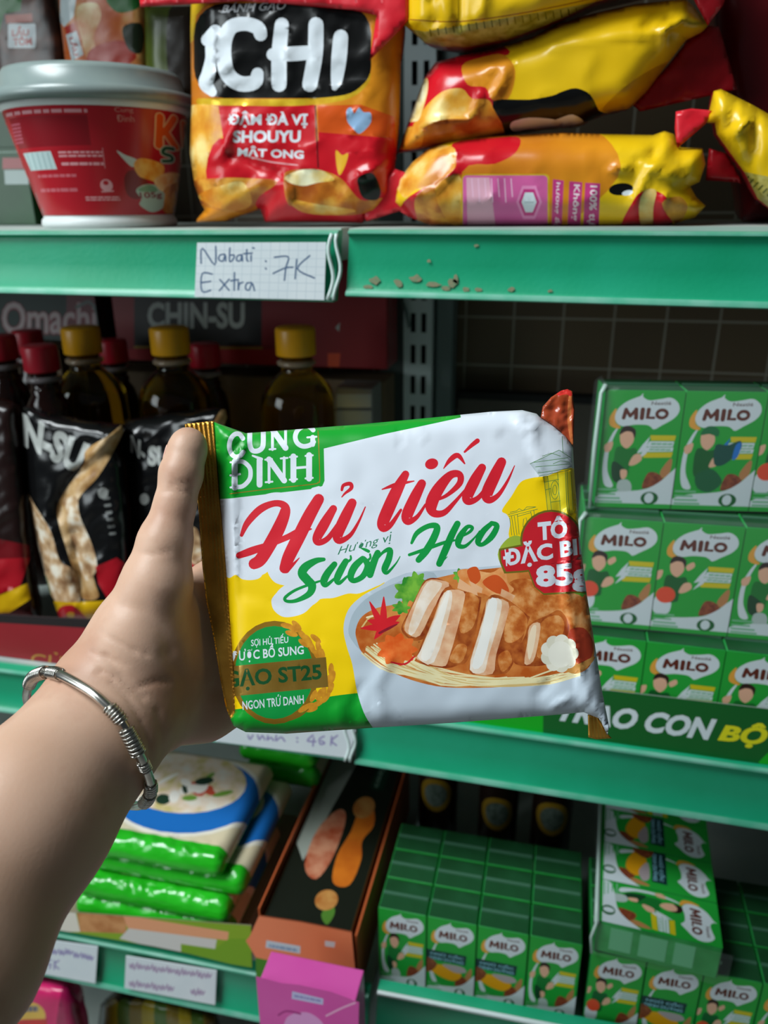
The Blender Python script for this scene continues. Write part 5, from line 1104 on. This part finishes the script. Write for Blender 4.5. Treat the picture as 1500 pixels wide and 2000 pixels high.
def milo_mesh(kind, W, H, D):
    a = milo_art(kind, 1.0, H/W); v, tr, mi, mats = a.build([(0, 0), (1, 0), (1, H/W), (0, H/W)], .5, maxseg=.5, q=2e-4)
    v3 = np.stack([v[:, 0]*W, np.full(len(v), -.0002), H-v[:, 1]*W], 1); tr = orient_to(v3, tr, (0, -1, 0))
    mb = MB().addm(v3, tr, mi, mats); side = mat('carton_side', '#178236', r=.36, c2='#2f9a4c', ns=40); top = mat('carton_top', '#12401f', r=.45, c2='#1a4f2c', ns=30)  # dark green tops, darkened further to stand for shade under the shelf above
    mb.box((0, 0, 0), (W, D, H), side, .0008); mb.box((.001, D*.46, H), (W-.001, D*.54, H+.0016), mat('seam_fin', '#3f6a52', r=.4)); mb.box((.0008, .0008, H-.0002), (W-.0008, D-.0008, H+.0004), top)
    for k, (z0, z1) in enumerate([(.12, .30), (.36, .58), (.64, .80)]): mb.box((W, D*.15, H*z0), (W+.0002, D*.85, H*z1), ink('#5fae7c', .4))
    o = mb.build('drink_carton', smooth=False); COL.objects.unlink(o); me = o.data; bpy.data.objects.remove(o); return me
MW, MH, MD = .0549, .0881, .036
ME = {k: milo_mesh(k, MW-.0006, MH-.0006, MD-.0006) for k in 'ABCD'}
def carton_at(me, loc, rot, label, group):
    o = bpy.data.objects.new('drink_carton', me); COL.objects.link(o); o.location = loc; o.rotation_euler = rot
    return tag(o, label, 'drink carton', group)
G1 = 'drink cartons stacked behind the green banner'
ord_ = ['leftmost', 'second from the left', 'third, cut by the photo edge', 'fourth from the left, beyond the photo edge']
rows = [('top', .03252, .00194, .1206, 2, 'ABCA', 0), ('middle', .02579, -.01419, .0269, 1, 'CCAC', 0), ('bottom', .02324, -.0255, -.0159, 0, 'CCAB', 0)]
for nm, x, y, yaw, k, kinds, _ in rows:
    for i in range(3 if k else 3):
        ca, sa = math.cos(yaw), math.sin(yaw)
        desc = ['boy in dark green under the logo', 'boy in green cap under the logo', 'boy with an orange ball'][0]
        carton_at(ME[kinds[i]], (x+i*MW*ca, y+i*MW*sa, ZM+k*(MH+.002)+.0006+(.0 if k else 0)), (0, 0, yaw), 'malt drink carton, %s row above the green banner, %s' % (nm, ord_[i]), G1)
        for dpt in ((1,) if k < 2 else ()):
            o = carton_at(ME['C'], (x+i*MW*ca-dpt*(MD+.0004)*sa, y+i*MW*sa+dpt*(MD+.0004)*ca, ZM+k*(MH+.002)+.0006), (0, 0, yaw), 'x', G1)
            o['label'] = 'malt drink carton %s behind the %s row, %s' % (['directly', 'two deep'][dpt-1], nm, ['left end', 'second along', 'third along'][i])
# clear shrink film round the upper packs
FILM = mat('shrink_film', '#e8f2f2', r=.12, alpha=.035, spec=.8)
def film(label, x, y, yaw, z, n, bulge, deep):
    mb = MB(); W = n*MW+.003; D = deep*(MD+.0004)+.003; H = MH+.002
    prof = [(-.0012, 0), (-.0014, H*.5), (-.0008, H-.004), (.003, H+.0006)]
    v = []; N = 40
    ring_ = []
    for k in range(N):
        s_ = k/N*4; e = int(s_); f_ = s_-e
        c = [(0, 0), (1, 0), (1, 1), (0, 1), (0, 0)]; p0, p1 = c[e], c[e+1]; ring_.append(((p0[0]+(p1[0]-p0[0])*f_), (p0[1]+(p1[1]-p0[1])*f_)))
    for off, z_ in prof:
        for k, (u, w_) in enumerate(ring_):
            X = -.0015+u*W; Yy = -.0015+w_*D; cx_, cy_ = W/2-.0015, D/2-.0015
            wob = bulge*noise.noise(Vector((u*9, w_*9, z_*60+z*7))); X += (X-cx_)/W*(-2*off)+wob*.6; Yy += (Yy-cy_)/D*(-2*off)-abs(wob)*.25
            v.append((x+X*math.cos(yaw)-Yy*math.sin(yaw), y+X*math.sin(yaw)+Yy*math.cos(yaw), z+z_))
    f = [(i*N+k, i*N+(k+1) % N, (i+1)*N+(k+1) % N, (i+1)*N+k) for i in range(len(prof)-1) for k in range(N)]
    mb.add(v, f, FILM)
    # the gathered weld along the left edge
    e = [v[i*N] for i in range(len(prof))]
    mb.tube([np.array(q)+np.array([-.0012, -.0008, 0]) for q in e], [.0012, .0018, .0014, .0020], mat('film_weld', '#bfd4cc', r=.2, alpha=.75), n=6)
    return tag(mb.build('shrink_film'), label, 'shrink film', 'clear films round the drink cartons')
film('clear shrink film round the top row of drink cartons', .03252, .00194, .1206, ZM+2*(MH+.002)+.0006, 3, .002, 1)
film('clear shrink film round the middle row of drink cartons', .02579, -.01419, .0269, ZM+(MH+.002)+.0006, 3, .002, 2)
# green banner card
BN = ink('#0f5a22', .36); BNL = ink('#12a01c', .36)
t = thing('promo_banner', 'dark green promotional card reading TRAO CON BỘ along the middle rail', 'banner', (.05, -.0375, ZM))
z7 = Zm(900, 1300, 2.5)
pb = Plane((0, -.0365, ZM), (0, -1, .06)); c5 = z7([(-120, 60), (300, 95), (730, 122), (1500, 212), (1900, 262), (1900, 560), (1500, 505), (900, 412), (400, 345), (-120, 275)])
a = Art(BN); a.poly(BNL, z7([(-200, 0), (405, 0), (400, 400), (-200, 400)])); a.poly(ink('#0c8a1a', .36), z7([(-200, 275), (-20, 262), (0, 290), (-200, 400)])); a.poly(BNL, z7([(1455, 470), (1500, 425), (1950, 420), (1950, 600), (1450, 560)]))
a.text(MWH, 'TRAO CON', z7([(488, 168), (1252, 262), (1230, 368), (466, 268)]), .045, .22); a.text(ink('#d3cf1a', .38), 'BỘ', z7([(1268, 262), (1506, 285), (1490, 412), (1250, 385)]), .045, .22)
v, tr, mi, mats = a.build(c5, 60); v3 = pb.lift(v, np.zeros(len(v))); v3[:, 2] = np.maximum(v3[:, 2], ZM+.0008)
tr = orient_to(v3, tr, pb.n); mobj('card', v3, tr, mats, mi, t, False); mobj('card_back', v3+np.array([0, .0008, 0]), tr[:, ::-1], ink('#b9c3bd', .5), None, t, False)
# ================================================================== bottom shelf, right: standing and lying cartons
BW, BH, BD = .0435, .0945, .034
MF = {k: milo_mesh(k, BW-.0008, BH, BD-.0006) for k in 'ABCD'}
G2 = 'slim drink cartons standing on the bottom shelf'
cols = ['leftmost', 'second', 'third', 'fourth']; kinds = 'DDDA'
for r_ in range(3):
    for i in range(4):
        lb = 'slim drink carton in the bottom front row, %s, %s' % (cols[i], ['in the shade', 'with a dark band across it', 'with a yellow picture', 'next to the lying pack'][i]) if r_ == 0 else 'slim drink carton standing %s row back, %s column, bottom shelf' % (['second', 'third'][r_-1], cols[i])
        carton_at(MF[['A', 'D', 'D', 'A'][i] if r_ == 0 else 'C'], (-.1208+i*.0440, -.062+r_*.0345, ZB+.0006), (0, 0, 0), lb, G2)
for r_ in range(3):
    for i in range(4):
        carton_at(MF['CDCA'[i]], (.0620+i*.0440, -.066+r_*.0345, ZB+.0006), (0, 0, 0), 'slim drink carton under the lying pack, %s row, %s column' % (['front', 'second', 'third'][r_], cols[i]), G2)
for r_ in range(3):
    carton_at(MF['C'], (.0620+2*.044, -.066+(r_)*.0345, ZB+.0006+.0), (0, 0, 0), 'x', G2) if False else None
G3 = 'drink cartons lying on their backs in a wrapped pack'
# lying: front face up, logo to the right -> rotate so that local -Y points up and local +Z points to +X
for k in range(4):
    M3 = Matrix(((0, 0, 1), (1, 0, 0), (0, 1, 0)))   # local x->Y(back), y->Z... replaced below
    R_ = Matrix(((0.0, 0.0, 1.0), (-1.0, 0.0, 0.0), (0.0, -1.0, 0.0)))
    yaw = -.06
    o = carton_at(MF['ADDC'[k]], (0, 0, 0), (0, 0, 0), 'green drink carton lying face up, %s of the lying pack at lower right' % ['nearest', 'second', 'third', 'farthest'][k], G3)
    R4 = Matrix.Rotation(yaw, 4, 'Z') @ R_.to_4x4()
    o.matrix_world = Matrix.Translation((.0650+.0026*k, -.068+BW*(k+1)*1.0, ZB+BH+.0035+BD)) @ R4
lf = MB()
xx0, yy0, zz0 = .0630, -.070, ZB+BH+.003
fv = [(xx0-.001, yy0, zz0), (xx0-.004, yy0+.0, zz0+.018), (xx0-.001, yy0, zz0+BD+.001), (xx0-.001+.011, yy0+4*BW+.004, zz0), (xx0+.006, yy0+4*BW+.004, zz0+.018), (xx0+.010, yy0+4*BW+.004, zz0+BD+.001)]
lf.add(fv, [(0, 1, 4, 3), (1, 2, 5, 4)], FILM)
lf.add([(xx0-.001, yy0-.0004, zz0), (xx0+BH+.006, yy0-.008, zz0), (xx0+BH+.006, yy0-.008, zz0+BD+.001), (xx0-.001, yy0-.0004, zz0+BD+.001)], [(0, 1, 2, 3)], FILM)
lf.tube([(xx0-.001, yy0, zz0+BD+.001), (xx0+.002, yy0+.06, zz0+BD+.002), (xx0+.009, yy0+4*BW+.004, zz0+BD+.001)], [.0022, .0016, .0014], mat('film_weld', '#bfd4cc'), n=6)
lf.tube([(xx0-.002, yy0, zz0+.001), (xx0-.004, yy0, zz0+.018), (xx0-.001, yy0, zz0+BD+.001)], .0012, mat('film_weld', '#bfd4cc'), n=6)
tag(lf.build('shrink_film'), 'clear shrink film along the left edge of the lying pack', 'shrink film', 'clear films round the drink cartons')
# dark round jars at the back
for i, (px, py) in enumerate(((850, 1555), (970, 1592), (1078, 1602))):
    p = onY(px, py, .105); zz = p[2]; r = .0215
    t = thing('sauce_jar', 'dark jar with yellow ring label, %s of the three jars' % ['left', 'middle', 'right'][i], 'jar', (p[0], .125, ZB), 'dark jars behind the standing cartons')
    jb_ = MB().lathe([(.002, 0), (.0205, 0), (.0215, .004), (.0215, zz-ZB+.028), (.016, zz-ZB+.040), (.016, zz-ZB+.045), (.002, zz-ZB+.045)], mat('jar_dark', '#1a0f0a', r=.25), (p[0], .1275, ZB), 36).build('body', t)
    MB().lathe([(.002, zz-ZB+.0455), (.018, zz-ZB+.0455), (.018, zz-ZB+.060), (.002, zz-ZB+.060)], mat('jar_lid', '#20180f', r=.4), (p[0], .1275, ZB), 36).build('lid', t)
    a = Art(mat('jar_label', '#7a5f14', r=.4)); 
    a.ell(mat('jar_label_in', '#39463c', r=.4, c2='#56625a', ns=200), 0, 0, .013, .0155)
    an = np.linspace(0, 2*np.pi, 40, endpoint=False); ov = [(.0185*math.cos(q), .022*math.sin(q)) for q in an]
    v, tr, mi, mats = a.build(ov, .004, q=1e-5); th = v[:, 0]/.0217
    v3 = np.stack([p[0]+.0218*np.sin(th), .1275-.0218*np.cos(th), zz-v[:, 1]], 1); mobj('printed_label', v3, orient_to(v3, tr, (0, -1, 0)), mats, mi, jb_)
# ================================================================== bottom shelf, left: noodle packs on a tray, flat fruit-tea boxes
PG = mat('pack_green', '#1fa51a', r=.2, c2='#27b522', ns=30, coat=.3, bump=.55, bs=110, stretch=(.5, 1, 1.6)); PCR = mat('pack_cream', '#cdc6a8', r=.35, c2='#d9c9a8', ns=20); PBL = ink('#1d6ab8', .3); PBW = ink('#e3ddcf', .35); PFD = mat('seafood', '#e8e0d2', r=.35, c2='#c9b878', ns=55, c3='#e6cfb8')
def flatpack(label, ol, z, hu, hd, a, seed, lines, R=26, tilt=0.0):
    pl = Plane((0, 0, z), (0, -tilt, 1)); pl.o = onZ(*np.mean(np.array(ol), 0), z)
    o = pillow('noodle_pack', ol, pl, a, hu, hd, R, 9, PG, wr=.0006, ws=40, seed=seed, lines=lines, ridge=.0016)
    return tag(o, label, 'noodle pack', 'green-ended noodle packs on the tray')
z0p = Zm(0, 1500, 3)
def world_ol(pts, z): return [tuple(topx(np.array([x, y, z]))) for x, y in pts]
def rrw(x0, x1, y0, y1, r, z, n=5):
    pts = []
    for cx_, cy_, a0 in ((x1-r, y0+r, -90), (x1-r, y1-r, 0), (x0+r, y1-r, 90), (x0+r, y0+r, 180)):
        for k in range(n): 
            an = math.radians(a0+90*k/(n-1)); pts.append((cx_+r*math.cos(an), cy_+r*math.sin(an)))
    # extra points along the sides
    out = []
    for p, q in zip(pts, pts[1:]+pts[:1]):
        L = math.hypot(q[0]-p[0], q[1]-p[1]); m_ = max(1, int(L/.02))
        for k in range(m_): out.append((p[0]+(q[0]-p[0])*k/m_, p[1]+(q[1]-p[1])*k/m_))
    return out
class WPlane(Plane):
    """horizontal sheet whose artwork is drawn in world metres (x, y)"""
    def __init__(s, z): s.z = z; s.n = np.array([0, 0, 1.0]); s.o = np.array([0, 0, z])
    def lift(s, p, b): return np.stack([p[:, 0], p[:, 1], s.z+np.asarray(b)], 1)
    def drop(s, p, b): return np.stack([p[:, 0], p[:, 1], s.z-np.asarray(b)], 1)
def wpack(label, x0, x1, y0, y1, z, h, seed, art, extra=(), yaw=0):
    ol = rrw(x0, x1, y0, y1, .008, z)
    rr = random.Random(seed); lines = []
    for k in range(9):
        xa = x0+(x1-x0)*rr.uniform(.05, .8); lines.append(([(xa, y0+rr.uniform(.001, .006)), (xa+rr.uniform(.01, .04), y0+rr.uniform(.001, .01))], .0012, rr.choice((-1, 1))*.0016))
    def crumple(v):
        k = np.exp(-((v[:, 1]-y0)/.016)**2)
        s_ = v*np.array([.45, 1.0]); return k*(.0022*nz(v, .010, seed)+.0046*nz(s_, .009, seed+3, True)**3) + .0006*nz(v, .04, seed+5)
    o = pillow('noodle_pack', ol, WPlane(z), art, h*.55, h*.45, .011, .0032, PG, lines=lines, hfun=crumple)
    return tag(o, label, 'noodle pack', 'green-ended noodle packs on the tray')
def pack_art(x0, x1, y0, y1, full=True):
    a = Art(PG); w_ = x1-x0; d_ = y1-y0
    a.rect(PCR, x0-.01, y0+d_*.13, x1+.01, y1+.01)
    cx_, cy_ = x0+w_*.5, y0+d_*.55
    a.ell(PBW, cx_, cy_, w_*.56, d_*.415); a.ell(PBL, cx_, cy_, w_*.53, d_*.385); a.ell(PFD, cx_-w_*.05, cy_+d_*.10, w_*.45, d_*.31)
    rr = random.Random(int(x0*1e4) % 97)
    for k in range(16):
        an = rr.uniform(0, 6.3); q = rr.uniform(0, .8); a.ell(rr.choice([ink('#efe9df', .35), ink('#c9503a', .35), ink('#6f9a3a', .35), ink('#d9b56a', .35), ink('#1f3a2a', .35), ink('#efe9df', .35)]), cx_+w_*.33*q*math.cos(an), cy_+d_*.05+d_*.23*q*math.sin(an), w_*rr.uniform(.04, .09), d_*rr.uniform(.02, .05), rr.uniform(0, 3), 12)
    return a
# positions come from the shelf: tray top, then packs in two layers
xL = onZ(165, 1790, ZB+.02)[0]; xR = onZ(482, 1800, ZB+.02)[0]
tz = ZB+.026
def f_tray2(a):
    a.poly(ink('#d8d2c4', .5), z0p([(330, 840), (440, 830), (470, 960), (330, 960)])); a.poly(mat('tray_food', '#a5632c', r=.45, c2='#c98f5a', ns=60), z0p([(450, 850), (740, 860), (740, 970), (470, 960)])); a.poly(ink('#dd9a70', .45), z0p([(720, 860), (1340, 960), (1335, 1010), (750, 945)])); a.poly(ink('#c9c6c0', .45), z0p([(755, 940), (1270, 1005), (1260, 1060), (1060, 1030), (1060, 1090), (700, 1000)])); a.poly(ink('#6f9a14', .45), z0p([(1060, 1040), (1260, 1060), (1340, 1000), (1600, 1000), (1600, 1250), (1080, 1140)]))
TRG = ink('#7fa01c', .45)
t = thing('display_tray', 'green and peach display tray under the noodle packs on the bottom shelf', 'display tray', (-.36, -.06, ZB))
pt2 = Plane((0, -.0885, 0), (0, -1, 0)); a = Art(TRG); f_tray2(a)
c6 = [(60, 1776), (150, 1783), (490, 1808), (492, 1890), (450, 1883), (358, 1860), (300, 1848), (110, 1816), (50, 1806)]
v, tr, mi, mats = a.build(c6, 40); v3 = pt2.lift(v, np.zeros(len(v))); mobj('printed_front', v3, orient_to(v3, tr, pt2.n), mats, mi, t, False); mobj('front_back', v3+np.array([0, .001, 0]), orient_to(v3, tr, -pt2.n), ink('#a89c84', .6), None, t, False)
MB().box((xL-.05, -.0795, ZB+.0006), (xR+.004, .10, ZB+.004), ink('#a89c84', .6)).box((xL-.05, -.079, ZB+.004), (xR+.004, .10, tz-.003), ink('#8a8068', .6)).build('tray_floor', t, smooth=False)
lay = [('lowest noodle pack on the tray, crumpled green end', xL-.004, xR+.001, -.080, .06, tz+.012, .026), ('noodle pack second from the bottom of the tray, glossy green end', xL+.002, xR-.001, -.078, .055, tz+.036, .025),
       ('noodle pack third from the bottom, its green end reaching farthest right', xL+.012, xR+.012, -.066, .075, tz+.060, .024), ('topmost noodle pack of the tray, blue bowl picture facing up', xL+.010, xR-.006, -.070, .07, tz+.083, .024)]
for k, (lb, x0, x1, y0, y1, z, h) in enumerate(lay): wpack(lb, x0, x1, y0, y1, z, h, 60+k, pack_art(x0, x1, y0, y1))
x2 = xR-.028
wpack('noodle pack at the back right of the tray, blue bowl picture in shade', xR-.055, xR+.035, .082, .2, tz+.088, .024, 71, pack_art(xR-.055, xR+.035, .082, .2))
wpack('noodle pack below another at the back right of the tray', xR-.050, xR+.036, .082, .2, tz+.062, .024, 72, pack_art(xR-.05, xR+.036, .082, .2))
# flat fruit-tea boxes in an orange display box
t = thing('display_box', 'orange open-fronted display box with a green foot and white sticker', 'display box', (-.2, -.02, ZB))
zo3 = Zm(400, 1500, 3.75)
po = Plane((0, -.0890, 0), (0, -1, 0)); ORG = mat('box_orange', '#d9744a', r=.45, c2='#de7f56', ns=8)
co = zo3([(395, 1085), (700, 1130), (1075, 1205), (1105, 1530), (1140, 1560), (1140, 1690), (700, 1590), (375, 1530), (372, 1385), (300, 1265), (330, 1230)])
a = Art(ORG); a.poly(ink('#3f7a12', .45), zo3([(360, 1385), (700, 1460), (1150, 1560), (1150, 1700), (700, 1600), (360, 1540)]))
a.poly(ink('#b9c4cc', .4), zo3([(452, 1262), (700, 1305), (698, 1360), (445, 1315)])); bars(zo3, 470, 1290, 680, 1330, 1, ink('#7f95b0', .5), sl=.17); a.poly(ink('#c9c0c0', .5), zo3([(880, 1265), (955, 1275), (950, 1315), (880, 1305)])); a.poly(ink('#c9a070', .5), zo3([(860, 1465), (970, 1480), (965, 1500), (865, 1490)]))
v, tr, mi, mats = a.build(co, 40); v3 = po.lift(v, np.zeros(len(v))); mobj('printed_front', v3, orient_to(v3, tr, po.n), mats, mi, t, False); mobj('front_inside', v3+np.array([0, .0012, 0]), orient_to(v3, tr, -po.n), mat('box_inside', '#a85a3a', r=.6), None, t, False)
xo0 = po.lift(np.array(zo3([(380, 1300)])), np.zeros(1))[0][0]; xo1 = po.lift(np.array(zo3([(1085, 1300)])), np.zeros(1))[0][0]
zo_top = po.lift(np.array(zo3([(400, 1090)])), np.zeros(1))[0][2]
MB().box((xo1-.001, -.0795, ZB+.0006), (xo1+.001, .16, zo_top-.012), mat('box_side', '#b5562c', r=.5)).box((xo0, -.0795, ZB+.0006), (xo0+.0015, .16, zo_top-.002), mat('box_side', '#b5562c')).build('side_wall', t, smooth=False)
MB().box((xo0+.0017, -.0795, ZB+.0006), (xo1-.0012, .16, ZB+.003), mat('box_inside', '#a85a3a')).build('floor_panel', t, smooth=False)
FB = mat('fruit_box', '#14180f', r=.4)
def fruitbox(label, x0, x1, y0, y1, z0, z1, seed):
    t = thing('tea_box', label, 'tea box', ((x0+x1)/2, (y0+y1)/2, z0), 'flat tea boxes in the orange display box')
    MB().box((x0, y0, z0), (x1, y1, z1), mat('fruit_box_side', '#6a4a28', r=.45), .001).build('box', t, smooth=False)
    a = Art(FB); w_ = x1-x0; d_ = y1-y0
    U = lambda u, v_: (x0+w_*u, y0+d_*v_)
    a.poly(ink('#9aa096', .4), [U(-.1, .45), U(.18, .3), U(.42, 1.1), U(-.1, 1.1)])
    a.blob(mat('tea_red', '#a8492a', r=.4, c2='#c98a6a', ns=60), [U(.22, .28), U(.42, .22), U(.52, .36), U(.50, .58), U(.36, .62), U(.20, .48)], 4)
    a.blob(mat('peach', '#d0721c', r=.4, c2='#b85a14', ns=40), [U(.62, .22), U(.82, .22), U(.86, .36), U(.80, .46), U(.88, .56), U(.80, .66), U(.64, .64), U(.62, .5), U(.56, .36)], 4)
    a.ell(mat('peach_slice', '#a9652c', r=.4, c2='#c08a4a', ns=80), *U(.68, .66), w_*.14, d_*.07); a.rrect(ink('#0c2a1c', .4), *U(.66, .78), *U(.86, .98), .004); a.text(ink('#6f8a78', .4), 'cozy', [U(.72, .8), U(.72, .96), U(.80, .96), U(.80, .8)], .02)
    a.blob(ink('#4d7a2a', .4), [U(.62, .06), U(.72, .02), U(.76, .08), U(.68, .12)]); a.ell(mat('peach_slice', '#a9652c'), *U(.62, .13), w_*.13, d_*.05); bars(lambda p: [U(*q) for q in p], .22, .10, .48, .16, 1, ink('#4f5e50', .4))
    v, tr, mi, mats = a.build([U(.01, .006), U(.99, .006), U(.99, .994), U(.01, .994)], .02, q=1e-5); v3 = np.stack([v[:, 0], v[:, 1], np.full(len(v), z1+.0003)], 1); mobj('printed_top', v3, orient_to(v3, tr, (0, 0, 1)), mats, mi, t, False)
bz = zo_top-ZB
fruitbox('upper flat black tea box with peach pictures, in the orange display box', xo0+.004, xo1-.005, -.079, .15, ZB+bz*.55, ZB+bz-.012, 1)
fruitbox('lower flat black tea box under the one with peach pictures', xo0+.004, xo1-.005, -.079, .15, ZB+.0035, ZB+bz*.55-.001, 2)
# pink box in front of the bottom rail, standing on the lowest shelf
pk2 = Plane((0, -.150, 0), (0, -1, 0)); PKM = mat('box_pink', '#c9469a', r=.4, c2='#d158a4', ns=8)
cp = zo3([(375, 1525), (560, 1575), (700, 1590), (930, 1640), (1130, 1715), (1120, 2100), (1100, 2400), (420, 2400), (415, 2000)])
w3 = pk2.lift(np.array(cp), np.zeros(len(cp))); a = Art(PKM); a.poly(ink('#b9b6d8', .4), zo3([(640, 1635), (868, 1690), (866, 1735), (636, 1690)])); bars(zo3, 655, 1660, 850, 1690, 1, ink('#8f86b8', .5), sl=.2)
a.blob(ink('#d694c8', .4), zo3([(600, 1830), (750, 1790), (870, 1880), (850, 2000), (600, 1990)])); a.stroke(ink('#e2a8c8', .4), zo3([(890, 1815), (1000, 1760), (1100, 1720)]), 3.5, n=3); a.stroke(ink('#a02c7a', .4), zo3([(540, 1810), (600, 1780), (700, 1800)]), 4, n=3)
t = thing('gift_box', 'bright pink box standing in front of the bottom rail under the orange display box', 'box', (w3[:, 0].mean(), -.135, ZL))
v, tr, mi, mats = a.build(cp, 40); v3 = pk2.lift(v, np.zeros(len(v))); mobj('printed_front', v3, orient_to(v3, tr, pk2.n), mats, mi, t, False)
xs0, xs1 = w3[[0, -1], 0].max(), w3[4, 0]-.003
MB().box((w3[0][0]+.002, -.1492, ZL+.0005), (xs1, -.122, w3[4][2]-.001), PKM, .001).build('box', t, smooth=False)
# things on the lowest shelf
a = Art(mat('pink_bag', '#c21c5c', r=.25, c2='#d02a6a', ns=12)); a.blob(foil('#1f3a7a'), [(46, 1935), (60, 1925), (62, 1955), (48, 1955)]); a.ell(foil('#d9b04a'), 55, 1985, 34, 28); a.poly(foil('#c02a2a'), [(20, 1992), (92, 1990), (92, 2020), (20, 2020)]); bars(lambda p: p, 30, 1965, 75, 1985, 1, foil('#6a6a7a')); a.blob(foil('#8f1246'), [(120, 1935), (150, 1930), (170, 2000), (175, 2080), (110, 2080)])
sachet('pink bag with a yellow oval at the lower left corner, on the lowest shelf', [(30, 1945), (60, 1908), (100, 1915), (135, 1925), (152, 1950), (165, 2010), (180, 2100), (190, 2179), (75, 2149), (-40, 2119), (-20, 2050)], a, -.075, .018, .022, 30, .002, 81, 'bag', 'candy_bag', zmin=ZL+.0006)
a = Art(mat('dark_bag', '#221c0c', r=.25, c2='#3a3410', ns=30))
for k in range(9): a.blob([foil('#8a7a14'), foil('#3f5a1c'), foil('#6a5a1a')][k % 3], [(205+k*24, 1965), (222+k*24, 1950), (236+k*24, 1975), (228+k*24, 2040), (210+k*24, 2030)], 3)
sachet('dark bag with yellow and green flecks on the lowest shelf, under the tags', [(196, 1962), (230, 1935), (330, 1955), (420, 1985), (440, 2100), (430, 2150), (310, 2120), (190, 2090), (187, 2040)], a, -.03, .018, .022, 34, .002, 83, 'bag', 'snack_mix_bag', zmin=ZL+.0006)
